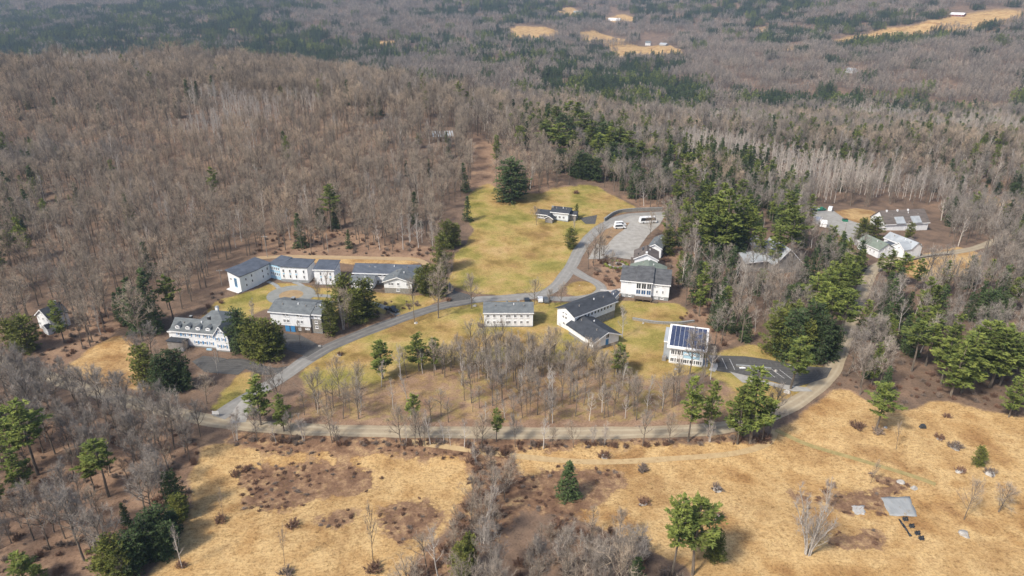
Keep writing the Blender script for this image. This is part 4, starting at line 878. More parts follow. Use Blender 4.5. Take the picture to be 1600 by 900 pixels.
def conifer(seed, H=20, R=4., clear=.18, shape='pine', gap=.75, nb=5, nleaf=6, ls=.75, rise=.1, droop=0., cs=.55):
    r = np.random.default_rng(seed); T, K = TB(), TB()
    t = np.linspace(0, 1, 7); P = np.zeros((7, 3)); P[:, 2] = t * H; P[:, :2] += np.cumsum(r.normal(0, .07, (7, 2)), 0); P[0, 2] = -.6
    T.tube(P, (H * .013) * (1 - t) + .03, 6); z = clear * H; tri = []
    lob = r.uniform(0, 6.28, 3)
    while z < H * .985:
        f = z / H; g = (f - clear) / (1 - clear)
        if shape == 'cone': rr = (1 - g) ** .85 * (.9 if g > .08 else .75)
        elif shape == 'dome': rr = math.sqrt(max(0, 1 - ((g - .38) / .64) ** 2))
        else: rr = (1 - g) ** .6 * (.45 + .55 * min(1, g / .3)) * (.78 + .3 * math.sin(g * 17 + seed))
        n = nb if rr > .25 else max(3, nb - 2)
        for i in range(n):
            az = r.uniform(0, 6.28); L = R * rr * r.uniform(.62, 1.12) * (1 + .18 * math.sin(2 * az + lob[0] + g * 4)) + .25
            if shape == 'pine' and r.random() < .12: continue
            pit = rise + r.normal(0, .1) + .75 * max(0, g - .6); d = np.array([math.cos(az) * math.cos(pit), math.sin(az) * math.cos(pit), math.sin(pit)])
            zz = z + r.uniform(-.3, .3); k = min(zz / H * 6, 5.99); a = int(k); p = P[a] + (P[a + 1] - P[a]) * (k - a) if a > 0 else np.array([0, 0, zz])
            e = p + d * L + np.array([0, 0, -droop * L + (.1 * L if shape == 'pine' else 0)])
            T.tube([p, p + (e - p) * .6 + [0, 0, .03 * L], e], [.02 + .012 * L, .02 + .006 * L, .012], 3)
            m = max(2, int(L * .85 / cs)); ss = np.linspace(.22 if shape != 'pine' else .36, 1, m)
            c = p + (e - p) * ss[:, None]; q = nleaf
            cc = np.repeat(c, q, 0); side = np.cross(d, [0, 0, 1]); spread_ = (.16 * L * (1.25 - np.repeat(ss, q)) + .12)
            D = d[None] * .75 + side[None] * r.normal(0, .75, (len(cc), 1)) + np.array([0, 0, 1]) * (r.normal(.12, .32, (len(cc), 1)) - droop * .4); D /= np.linalg.norm(D, axis=1)[:, None]
            cc = cc + side[None] * (r.normal(0, 1, (len(cc), 1)) * spread_[:, None]) + r.normal(0, .1, cc.shape)
            W = np.cross(D, r.normal(0, 1, cc.shape) * .55 + [0, 0, 1]); W /= np.linalg.norm(W, axis=1)[:, None] + 1e-9
            l = ls * r.uniform(.6, 1.2, len(cc)); w_ = l * r.uniform(.2, .34, len(cc))
            tri.append(np.stack([cc + W * w_[:, None], cc - W * w_[:, None], cc + D * l[:, None]], 1))
        z += gap * r.uniform(.75, 1.25)
    top = P[-1]; m = 14; D = r.normal(0, .5, (m, 3)) + [0, 0, .8]; D /= np.linalg.norm(D, axis=1)[:, None]
    tri.append(twigs(r, np.repeat(top[None] - [0, 0, .5], m, 0), D, np.full(m, ls), ls * .25))
    K.tris(np.concatenate(tri)); return T.data(), K.data()
def bush(seed, R=1.5, H=1.5, n=700, w=.03):
    r = np.random.default_rng(seed); K = TB(); tri = []
    for s in range(26):
        az, rr = r.uniform(0, 6.28), R * r.uniform(.1, .75); b = np.array([math.cos(az) * rr * .5, math.sin(az) * rr * .5, -.1])
        e = np.array([math.cos(az) * rr, math.sin(az) * rr, H * r.uniform(.5, .95) * math.sqrt(max(.1, 1 - (rr / R) ** 2))])
        K.tube([b, (b + e) / 2 + r.normal(0, .08, 3), e], [w * 1.3, w, w * .5], 3)
        m = n // 26; ss = r.uniform(.25, 1, m); B = b + (e - b) * ss[:, None]; D = unit(e - b)[None] * .5 + r.normal(0, .7, (m, 3)) + [0, 0, .3]
        D /= np.linalg.norm(D, axis=1)[:, None]; tri.append(twigs(r, B, D, r.uniform(.25, .6, m) * R * .6, w))
    K.tris(np.concatenate(tri)); return K.data()
def md(name, data, mat): return mesh(name, data[0], data[1], mat)
def joined(name, parts, mats, tints=None):                  # several (data, material index) in one mesh
    V, Fc, I, W = [], [], [], []; n = 0
    for q_, ((v, f), k) in enumerate(parts):
        V.append(v); W.append(np.full(len(v), tints[q_] if tints else 0, np.float32)); Fc += [tuple(np.array(q) + n) for q in f]; I += [k] * len(f); n += len(v)
    me = mesh(name, np.concatenate(V), Fc, mats, I)
    if tints: me.attributes.new('tint', 'FLOAT', 'POINT').data.foreach_set('value', np.concatenate(W))
    return me
PROTO = {}                                                  # kind -> list of (trunk mesh, crown mesh, height)
def reg(kind, data, H, mt, mc, stems=True):
    PROTO.setdefault(kind, []).append((md('trunk', data[0], mt), md('crown', data[1], mc), H, data))
for k in range(6): reg('bare', bare_tree(100 + k, 16, 5.2 + .6 * (k % 3), .38 + .05 * (k % 3), 13, 6, 11, .018), 16, M['bark'], M['twig'])
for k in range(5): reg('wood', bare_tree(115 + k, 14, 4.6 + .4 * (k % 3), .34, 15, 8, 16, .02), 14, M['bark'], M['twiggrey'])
for k in range(3): reg('broad', bare_tree(130 + k, 13, 5.6, .24, 16, 8, 14, .018), 13, M['bark'], M['twig'])
for k in range(3): reg('birch', bare_tree(160 + k, 15, 3.4, .34, 12, 6, 11, .015, .4), 15, M['birch'], M['birchtwig'])
for k in range(2): reg('multi', bare_tree(180 + k, 12, 3.0, .25, 22, 6, 11, .017, .3, 4), 12, M['birch'], M['birchtwig'])
for k in range(2): reg('fan', bare_tree(190 + k, 12, 2.2, .22, 66, 4, 8, .018, .25, 11), 12, M['birch'], M['birchtwig'])
for k in range(4): reg('pine', conifer(200 + k, 20, 4.6, .22 + .06 * k, 'pine', .85, 5, 12, .8, .14), 20, M['bark'], M['pine'])
for k in range(2): reg('oldpine', conifer(220 + k, 24, 4.8, .45 + .1 * k, 'pine', .85, 5, 12, .85, .1), 24, M['bark'], M['pine'])
for k in range(3): reg('spruce', conifer(240 + k, 15, 3.2, .04, 'cone', .55, 7, 5, .7, -.02, .14), 15, M['bark'], M['spruce'])
for k in range(3): reg('cedar', conifer(260 + k, 12, 3.4, .04, 'dome', .5, 7, 8, .6, .2, .02), 12, M['bark'], M['cedar'])
for k in range(2): reg('hemlock', conifer(280 + k, 14, 4.2, .05, 'dome', .5, 8, 7, .68, .05, .1), 14, M['bark'], M['spruce'])
BUSH = [md('bush', bush(300 + k), M['redtwig']) for k in range(3)] + [md('bush', bush(310 + k), M['greytwig']) for k in range(2)]

# ------------------------------------------------------------------ stuff: masses of trees instanced on points
def stuff(name, label, pts, scl, protos, quarter=False):
    pts = np.asarray(pts, np.float32); n = len(pts)
    if n == 0: return
    me = bpy.data.meshes.new(name); me.vertices.add(n); me.vertices.foreach_set('co', pts.ravel())
    a = me.attributes.new('scl', 'FLOAT_VECTOR', 'POINT'); sv = np.asarray(scl, np.float32)
    if sv.ndim == 1: sv = np.stack([sv, sv, sv * RNG.uniform(.88, 1.12, n)], 1).astype(np.float32)
    a.data.foreach_set('vector', sv.ravel())
    a = me.attributes.new('rot', 'FLOAT_VECTOR', 'POINT')
    rv = np.zeros((n, 3), np.float32); rv[:, 2] = RNG.uniform(0, 6.28, n); rv[:, :2] = RNG.normal(0, .035, (n, 2))
    if quarter: rv[:, 2] = RNG.integers(0, 4, n) * math.pi / 2; rv[:, :2] = 0
    a.data.foreach_set('vector', rv.ravel())
    a = me.attributes.new('pick', 'INT', 'POINT'); a.data.foreach_set('value', RNG.integers(0, len(protos), n).astype(np.int32))
    o = link(name, me); tag(o, label, None, None, 'stuff')
    ng = bpy.data.node_groups.new(name, 'GeometryNodeTree'); ng.interface.new_socket('Geometry', in_out='INPUT', socket_type='NodeSocketGeometry')
    ng.interface.new_socket('Geometry', in_out='OUTPUT', socket_type='NodeSocketGeometry')
    gi, go = ng.nodes.new('NodeGroupInput'), ng.nodes.new('NodeGroupOutput'); ip = ng.nodes.new('GeometryNodeInstanceOnPoints'); jn = ng.nodes.new('GeometryNodeJoinGeometry')
    for m_ in protos:
        po = bpy.data.objects.new(name + '_source', m_); oi = ng.nodes.new('GeometryNodeObjectInfo'); oi.inputs['Object'].default_value = po; oi.inputs['As Instance'].default_value = True
        ng.links.new(oi.outputs['Geometry'], jn.inputs[0])
    def at(nm, ty):
        q = ng.nodes.new('GeometryNodeInputNamedAttribute'); q.data_type = ty; q.inputs[0].default_value = nm; return q.outputs[0]
    ng.links.new(gi.outputs[0], ip.inputs['Points']); ng.links.new(jn.outputs[0], ip.inputs['Instance']); ip.inputs['Pick Instance'].default_value = True
    ng.links.new(at('pick', 'INT'), ip.inputs['Instance Index']); ng.links.new(at('scl', 'FLOAT_VECTOR'), ip.inputs['Scale'])
    e2r = ng.nodes.new('FunctionNodeEulerToRotation'); ng.links.new(at('rot', 'FLOAT_VECTOR'), e2r.inputs[0]); ng.links.new(e2r.outputs[0], ip.inputs['Rotation'])
    ng.links.new(ip.outputs[0], go.inputs[0]); md_ = o.modifiers.new('scatter', 'NODES'); md_.node_group = ng
    return o
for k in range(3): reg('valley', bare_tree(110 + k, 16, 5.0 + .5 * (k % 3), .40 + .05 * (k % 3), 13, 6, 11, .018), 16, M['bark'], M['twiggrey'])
STUFFM = {k: [joined(k + '_tree', [(d[0], 0), (d[1], 1)], [t_.materials[0], c_.materials[0]]) for (t_, c_, H_, d) in PROTO[k]] for k in ('bare', 'valley', 'wood', 'birch', 'pine', 'spruce', 'hemlock')}
def clump(seed, kind, n, rad, mats, mk):                    # a piece of far wood: several coarse trees in one mesh
    r = np.random.default_rng(seed); parts = []
    for i in range(n):
        a, b = mk(int(r.integers(1e6))); s = r.uniform(.75, 1.15); th = r.uniform(0, 6.28); R_ = np.array([[math.cos(th), -math.sin(th), 0], [math.sin(th), math.cos(th), 0], [0, 0, 1]])
        p = np.array([*(r.uniform(-rad, rad, 2)), -1.0])
        parts += [((a[0] @ R_.T * s + p, a[1]), 0), ((b[0] @ R_.T * s + p, b[1]), 1)]
    return joined(kind + '_clump', parts, mats)
NEARCELL = 16.5
def patch(seed, kind, mats, mk, m=3, cell=NEARCELL):        # a square of wood, m x m trees, one mesh
    r = np.random.default_rng(seed); parts = []; c = cell / m
    for i in range(m):
        for j in range(m):
            a, b = mk(i * m + j, r); s = r.uniform(.58, 1.16); sz = s * r.uniform(.88, 1.15); th = r.uniform(0, 6.28); R_ = np.array([[math.cos(th), -math.sin(th), 0], [math.sin(th), math.cos(th), 0], [0, 0, 1]])
            p = np.array([(i + .5) * c - cell / 2 + r.uniform(-.42, .42) * c, (j + .5) * c - cell / 2 + r.uniform(-.42, .42) * c, -.3]); sc = np.array([s, s, sz])
            parts += [(((a[0] * sc) @ R_.T + p, a[1]), 0), (((b[0] * sc) @ R_.T + p, b[1]), 1)]
    tn = np.repeat(r.uniform(.02, 1, m * m), 2); return joined(kind, parts, mats, list(tn))
def pick(kind): return lambda i, r: PROTO[kind][int(r.integers(len(PROTO[kind])))][3]
PT_HILL = [patch(600 + k, 'hill_patch', [M['bark'], M['twig']], pick('bare')) for k in range(5)]
PT_PALE = [patch(640 + k, 'pale_patch', [M['birch'], M['birchtwig']], pick('birch')) for k in range(3)]
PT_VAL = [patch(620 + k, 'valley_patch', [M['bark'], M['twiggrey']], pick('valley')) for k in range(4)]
FARCELL = 30.
_fb = [bare_tree(700 + k, 15, 5.2, .42, 7, 4, 7, .085) for k in range(6)]; _ff = [conifer(720 + k, 15, 3.2, .06, 'cone', 1.1, 5, 3, 1.3, 0, .14, 1.0) for k in range(4)]; _fp = [conifer(740 + k, 18, 4.2, .2, 'pine', 1.6, 5, 4, 1.7, .12, 0, 1.1) for k in range(4)]
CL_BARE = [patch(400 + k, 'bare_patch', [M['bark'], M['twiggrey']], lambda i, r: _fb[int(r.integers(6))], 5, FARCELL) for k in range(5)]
CL_FIR = [patch(420 + k, 'spruce_patch', [M['bark'], M['spruce']], lambda i, r: _ff[int(r.integers(4))], 5, FARCELL * .9) for k in range(3)]
CL_PINE = [patch(440 + k, 'pine_patch', [M['bark'], M['pine']], lambda i, r: _fp[int(r.integers(4))], 4, FARCELL * .9) for k in range(2)]

# where trees may stand
OPEN = [wp(p) for p in Z_FIELD + Z_LAWN + Z_LITTER[:1]]
YARD = [wp(p) for p in [
 [(255,520),(300,490),(345,415),(400,398),(670,398),(700,440),(740,470),(700,500),(560,600),(470,610),(330,650),(240,620),(225,590),(250,560)],
 [(430,655),(470,605),(560,600),(700,568),(900,562),(1030,592),(1130,602),(1180,655),(1100,712),(700,712),(330,705),(340,680)],
 [(860,480),(960,400),(985,400),(1000,365),(1030,355),(1055,420),(1060,470),(1130,560),(1000,600),(860,570)],
 [(1330,395),(1340,365),(1365,320),(1465,320),(1490,400),(1450,440),(1350,425)], [(1262,385),(1258,325),(1310,318),(1350,330),(1345,410),(1300,402)],
 [(1175,425),(1180,362),(1230,372),(1272,425),(1262,452),(1190,445)], [(1160,365),(1185,360),(1225,390),(1200,405),(1165,390)],
 [(40,590),(50,480),(100,475),(112,585)], [(178,470),(258,465),(265,560),(172,545)], [(625,902),(690,840),(735,780),(725,700),(800,702),(812,760),(880,800),(1000,850),(1130,902)],
 [(1195,692),(1240,655),(1310,604),(1390,645),(1250,700)], [(690,470),(690,340),(740,300),(745,465)],
 [(985,80),(1000,55),(1045,55),(1045,72)], [(1315,116),(1318,104),(1336,106),(1336,118)], [(1475,28),(1480,10),(1512,10),(1512,28)],
 [(672,226),(672,206),(712,206),(712,226)], [(940,38),(945,20),(985,20),(985,38)],
]]
EVP = []                                                    # evergreens already placed: leave them room
def allowed(x, y, roadpad=2.2, yards=True):
    ok = np.ones(len(x), bool)
    for ex, ey, er in EVP:
        d_ = math.hypot(ex, ey); ux_, uy_ = ex / d_, ey / d_; al = (ex - x) * ux_ + (ey - y) * uy_; la = np.abs(-(ex - x) * uy_ + (ey - y) * ux_)
        ok &= ~((al > -er) & (al < er + 9) & (la < er))
    for p in OPEN + CLEAR + (YARD if yards else []): ok &= ~inpoly(x, y, p)
    for L, hw in ROADS:
        for i in range(0, len(L), 2):
            ok &= ((x - L[i, 0]) ** 2 + (y - L[i, 1]) ** 2) > (hw + roadpad) ** 2
    return ok
def grid_pts(x0, x1, y0, y1, c):
    gx_, gy_ = np.meshgrid(np.arange(x0, x1, c), np.arange(y0, y1, c)); x = gx_.ravel() + RNG.uniform(-.48, .48, gx_.size) * c; y = gy_.ravel() + RNG.uniform(-.48, .48, gx_.size) * c
    return x, y
def in_view(x, y, m=90):
    px, py, D = proj(x, y, hh(x, y)); return (px > -m) & (px < 1600 + m) & (py < 900 + m * 1.5) & (D > 0)
def inpix(x, y, poly): return inpoly(x, y, wp(poly))
def patchy(x, y, s, ph):                                    # smooth field in 0..1
    return .5 + .25 * (np.sin(x / s + ph) + np.sin(y / s * 1.3 + 2 * ph) * .9 + np.sin((x + y) / s * .7 + 3 * ph) * .8 + np.sin((x - 1.7 * y) / s * 1.9 + ph) * .6) / 1.2
def xyz(x, y): return np.stack([x, y, hh(x, y) - .05], 1)

# ------------------------------------------------------------------ single trees
KN = {'wood': 'bare_tree', 'bare': 'bare_tree', 'broad': 'bare_tree', 'birch': 'birch_tree', 'multi': 'birch_tree', 'fan': 'birch_tree', 'pine': 'pine_tree', 'oldpine': 'pine_tree', 'spruce': 'spruce_tree', 'cedar': 'cedar_tree', 'hemlock': 'hemlock_tree'}
KC = {'wood': 'bare tree', 'bare': 'bare tree', 'broad': 'bare tree', 'birch': 'birch', 'multi': 'birch', 'fan': 'birch', 'pine': 'pine', 'oldpine': 'pine', 'spruce': 'spruce', 'cedar': 'cedar', 'hemlock': 'hemlock'}
_cnt = {}
def tree(kind, p, Ht, label, group=None, wide=1.0, var=None):
    L = PROTO[kind]; i = _cnt.get(kind, 0); _cnt[kind] = i + 1; tm, cm, H0, _ = L[(i * 7 + i // 5) % len(L) if var is None else var % len(L)]
    o = empty(KN[kind], (p[0], p[1], gz(p[0], p[1]) - .05), (i * 2.39996) % 6.283); s = Ht / H0
    o.scale = (s * wide, s * wide, s); ln = .03 if kind in ('pine', 'oldpine', 'spruce', 'cedar', 'hemlock') else .09; o.rotation_euler[0] = ln * math.sin(i * 1.7); o.rotation_euler[1] = ln * math.sin(i * 2.9)
    link('trunk', tm, o); link('crown', cm, o)
    return tag(o, label, KC[kind], group)
def T(bx, by, top, kind, label, group=None, wide=1.0):
    p = G(bx, by); wide *= 1.28 if kind in ('pine', 'oldpine') else 1.0
    if kind in ('pine', 'oldpine', 'spruce', 'cedar', 'hemlock'): EVP.append((p.x, p.y, 3.4 * wide))
    return tree(kind, p, max(2.5, height_for(p, top)), label, group, wide)

# evergreens, by stand: (base x, base y, tip y, kind[, width])
EVER = [
 ('tall dark green pine over the bare wood at the left edge', 'pines over the lower left wood', [(60,742,626,'oldpine'),(12,722,634,'oldpine'),(38,772,702,'pine'),(2,800,752,'pine'),(30,740,655,'oldpine')]),
 ('bushy green pine halfway down the lower left wood', 'twin pines of the lower left wood', [(170,776,690,'oldpine',1.2),(148,768,708,'oldpine',1.1)]),
 ('small dark spruce alone in the lower left wood', None, [(198,818,784,'spruce')]),
 ('dark hemlock in the clump at the edge of the lower left field', 'hemlocks beside the lower left field', [(252,850,792,'hemlock'),(272,832,800,'hemlock'),(232,872,812,'hemlock'),(212,893,836,'hemlock'),(262,866,818,'hemlock'),(283,812,775,'cedar'),(278,800,735,'hemlock',.6)]),
 ('yellow green young pine low in the bottom left wood', 'young pines at the bottom left', [(178,902,842,'cedar'),(196,905,855,'cedar')]),
 ('bright yellow green pine in the bottom left corner', 'bright pines in the bottom left corner', [(40,915,866,'pine',1.4),(66,925,885,'pine',1.3)]),
 ('larger pine leaning over the road near the drive entrance', None, [(408,664,590,'pine',1.1)]),
 ('smaller pine right of the drive entrance by the road', None, [(444,674,614,'pine',.9)]),
 ('lone bright green pine north of the road below the meadow', None, [(649,668,614,'pine',.8)]),
 ('narrow pine beside the road above the hedgerow', None, [(776,690,638,'pine',.8)]),
 ('dark pine at the lower edge of the meadow, left of the other two', None, [(598,592,532,'pine',1.3)]),
 ('dark pine of the pair below the white two storey house', 'pair of pines below the meadow', [(655,580,522,'pine',1.2),(680,576,528,'pine',1.2)]),
 ('dense conical spruce standing alone in the brown brush field', None, [(887,778,722,'spruce',1.35)]),
 ('thin bright pine at the bottom edge, left of its thicker neighbour', None, [(1050,900,772,'oldpine',.8)]),
 ('thick bright green pine at the bottom edge of the field', None, [(1082,898,780,'pine',1.0)]),
 ('small dark cedar right of the bottom edge pines', None, [(1116,876,832,'cedar')]),
 ('tall pine in the roadside row, leftmost of the row', None, [(1076,690,592,'pine',.8)]),
 ('tall pine in the roadside row, second from the left', None, [(1106,682,596,'pine',.75)]),
 ('full green pine at the right end of the roadside row', 'pines at the right end of the roadside row', [(1152,694,602,'pine',.9),(1172,692,574,'pine',1.0),(1190,690,625,'pine',.8)]),
 ('bright pine standing over the corner of the car park', None, [(1236,608,526,'pine',1.1)]),
 ('dark dense hemlock in the clump behind the car park', 'hemlocks behind the car park', [(1212,556,486,'cedar',1.1),(1236,562,484,'hemlock',.9),(1260,552,472,'hemlock',.85),(1278,564,494,'hemlock',.8),(1298,560,508,'hemlock',.8),(1226,545,476,'cedar',1.0),(1250,566,500,'cedar',.8)]),
 ('tall green pine lining the left side of the shaded road', 'pines along the shaded road', [(1340,432,390,'pine',.95),(1318,452,398,'pine',.95),(1296,470,408,'pine',.95),(1270,500,428,'pine',.95),(1300,502,420,'pine',.95),(1322,490,412,'pine',.95),(1262,478,440,'pine',.95),(1288,535,448,'oldpine',.95),(1310,538,450,'oldpine',.95),(1310,475,396,'pine',.95),(1284,490,418,'pine',.95),(1325,462,400,'pine',.95),(1276,525,442,'pine',1.0)]),
 ('narrow tall pine right of the large white hall', None, [(1092,494,410,'pine',.75)]),
 ('tall pine in the dark grove behind the hall', 'pines of the grove behind the hall', [(1110,412,300,'pine',.85),(1096,408,318,'pine',.85),(1130,416,296,'pine',.85),(1152,406,312,'pine',.85),(1122,394,284,'pine',.85),(1102,382,286,'pine',.85),(1164,410,326,'pine',.85),(1140,412,326,'pine',.85),(1184,416,356,'pine',.85),(1112,410,335,'hemlock',.85),(1145,410,345,'hemlock',.85),(1128,412,340,'hemlock',.85),(1092,380,300,'pine',.85)]),
 ('very tall narrow pine at the wood edge beyond the parking lot', None, [(1066,334,238,'pine',.75)]),
 ('shorter pine at the foot of the very tall narrow one', None, [(1054,334,284,'pine',.7)]),
 ('dark pine at the wood edge right of the parking lot', 'pines at the wood edge beyond the parking lot', [(1094,328,286,'pine'),(1080,320,262,'pine',.8)]),
 ('flat topped tall pine on a bare trunk', None, [(1156,332,280,'oldpine',1.1)]),
 ('pine beside the grey barn roof in the wood', 'pines beside the grey barn roof', [(1226,388,298,'oldpine'),(1214,402,328,'pine'),(1206,422,352,'pine',.8),(1232,410,322,'pine',.9),(1185,400,370,'pine',.7)]),
 ('dark pine at the left end of the gravel yard', None, [(1264,350,304,'pine')]),
 ('small cedar at the end of the stepped hall wing', None, [(1042,398,358,'cedar',.9)]),
 ('large rounded evergreen at the top of the sloping lawn', None, [(799,314,250,'hemlock',1.25)]),
 ('small dark spruce at the left edge of the lawn', None, [(731,346,306,'spruce')]),
 ('round cedar at the left edge of the lawn', 'round cedars left of the lawn', [(700,388,346,'cedar'),(712,385,350,'cedar'),(690,425,368,'cedar',.8)]),
 ('broad olive green cedar right of the long slate roof', 'cedars right of the long slate roof', [(668,460,414,'cedar'),(686,462,416,'cedar'),(656,456,420,'cedar',.8)]),
 ('small dark spruce at the foot of the hill wood', None, [(545,388,358,'spruce')]),
 ('tall pine on a bare trunk in the hill wood', None, [(518,362,288,'oldpine',1.0)]),
 ('dark hemlock under the tall pine on the hill', 'hemlocks under the tall pine on the hill', [(503,358,326,'hemlock',.8),(524,358,330,'hemlock',.8)]),
 ('large cedar between the drive and the small white cube house', 'cedars between the drive and the cube house', [(542,492,430,'cedar'),(572,498,440,'cedar',1.1),(556,506,452,'cedar',1.0)]),
 ('narrow upright cedar at the corner of the grey roofed house', None, [(518,523,470,'cedar',.75)]),
 ('blue green rounded spruce beside the driveway on the lawn', None, [(891,388,357,'cedar',1.0)]),
 ('narrow column cedar beside the low grey house', None, [(900,340,318,'cedar',.45)]),
 ('large olive cedar right of the dormered white house', 'cedars right of the dormered white house', [(376,548,484,'hemlock',.8),(398,558,498,'cedar',1.0),(426,562,500,'cedar',1.1),(412,564,508,'cedar'),(438,548,512,'cedar',.8)]),
 ('dark evergreen in the clump below the dormered white house', 'evergreens below the dormered white house', [(230,602,540,'cedar',.9),(278,607,545,'hemlock',.9),(254,612,556,'hemlock',.8),(295,608,572,'hemlock',.7)]),
 ('dark spruce in the clump at the foot of the left hill', 'spruces at the foot of the left hill', [(236,508,420,'spruce',1.0),(202,505,446,'spruce',1.1),(220,520,432,'spruce'),(188,500,456,'spruce'),(245,520,460,'spruce')]),
 ('thin pine beside the small white gabled house', None, [(100,532,470,'pine',.8)]),
 ('rounded olive cedar left of the small white gabled house', 'cedars left of the small gabled house', [(46,548,494,'cedar',1.1),(24,546,500,'cedar',1.0)]),
 ('green pine in front of the dark roofed lower wing', None, [(965,585,536,'pine',1.3)]),
 ('round crowned pine alone at the edge of the right field', None, [(1368,674,596,'pine',1.05)]),
 ('small round evergreen shrub tree in the right field', None, [(1528,727,700,'cedar')]),
 ('bright yellow green pine in the sunlit right wood', 'bright pines in the right wood', [(1520,598,505,'pine',1.2),(1546,606,515,'pine',1.2),(1502,614,520,'pine',1.2),(1484,622,535,'pine',1.1),(1562,602,520,'pine',1.1),(1592,600,530,'pine',1.2),(1604,650,560,'pine'),(1576,652,590,'pine'),(1535,590,500,'pine',1.2),(1470,600,528,'pine',1.1),(1556,580,508,'pine',1.1),(1512,580,512,'pine',1.1),(1588,575,518,'pine',1.1)]),
 ('pine in the right wood with a bare trunk, left of the bright ones', 'pines left of the bright ones', [(1424,580,503,'oldpine',1.2),(1446,572,505,'oldpine',1.2)]),
 ('dark spruce in the wood beyond the bright pines', 'dark spruces of the right wood', [(1526,496,440,'spruce'),(1550,496,448,'spruce'),(1510,500,456,'spruce'),(1538,505,452,'hemlock'),(1565,500,462,'hemlock')]),
 ('pine in front of the white farmhouse', 'pines in front of the white farmhouse', [(1386,436,390,'pine',1.2),(1408,448,396,'pine',1.1),(1430,455,405,'pine'),(1372,425,395,'pine',.9)]),
 ('round dark cedar behind the white farmhouse', 'cedars behind the white farmhouse', [(1344,374,342,'cedar',1.1),(1364,374,339,'cedar',1.2)]),
 ('yellow green cedar right of the farmhouse', None, [(1419,374,349,'cedar',.9)]),
 ('thin pine between the gravel yard and the shaded road', 'pines below the gravel yard', [(1300,385,352,'pine'),(1312,395,360,'pine',.8)]),
 ('dark pine above the small tan field at the right edge', 'pines above the small tan field', [(1556,304,284,'hemlock'),(1582,308,286,'hemlock'),(1602,314,286,'hemlock'),(1548,332,308,'pine'),(1538,300,288,'hemlock')]),
  ('pine on the shoulder of the hill beyond the lawn', 'pines on the hill shoulder', [(890,208,158,'pine',1.4),(901,214,160,'pine',1.3),(910,226,176,'pine',1.5),(856,224,188,'pine',1.7),(832,214,178,'pine',1.5),(872,244,192,'pine',1.7),(850,234,192,'pine',1.6),(922,234,188,'pine',1.5),(952,244,198,'pine',1.4),(966,240,198,'pine',1.4),(980,250,204,'pine',1.4),(812,234,196,'pine',1.2),(895,252,203,'pine',1.4),(935,252,208,'pine',1.5),(942,238,192,'hemlock',1.2),(1000,262,220,'pine',1.3),(1020,270,228,'pine',1.2),(880,225,178,'hemlock',1.2),(955,262,222,'hemlock'),(985,270,232,'hemlock'),(868,214,166,'pine',1.3)]),
 ('dark hemlock under the bare trees at the top of the lawn', 'hemlocks at the top of the lawn', [(874,268,232,'hemlock'),(905,278,236,'hemlock'),(918,280,240,'hemlock'),(932,282,246,'hemlock'),(895,275,245,'hemlock'),(1000,300,262,'hemlock',.8),(1038,300,262,'hemlock')]),
 ('small dark pine on the skyline of the hill', 'pines on the hill skyline', [(722,140,114,'spruce'),(730,168,142,'pine',1.2),(762,168,138,'pine'),(772,172,140,'pine'),(738,176,150,'pine'),(800,150,138,'spruce'),(782,190,160,'pine',.8)]),
 ('dark pine in the bare wood at the far left', 'pines in the bare wood at the far left', [(10,258,228,'hemlock',1.3),(88,244,224,'hemlock'),(46,238,215,'spruce'),(92,322,305,'pine'),(110,318,304,'pine'),(142,316,298,'pine'),(50,388,372,'pine')]),
 ('dark evergreen below the grey ruin on the hill', None, [(655,232,208,'pine',1.2)]),
 ('dark evergreen down in the ravine at the bottom edge', 'evergreens in the ravine', [(722,905,850,'cedar',.8),(735,890,838,'cedar',.7)]),
]
for label, group, items in EVER:
    for it in items: T(it[0], it[1], it[2], it[3], label, group, it[4] if len(it) > 4 else 1.0)

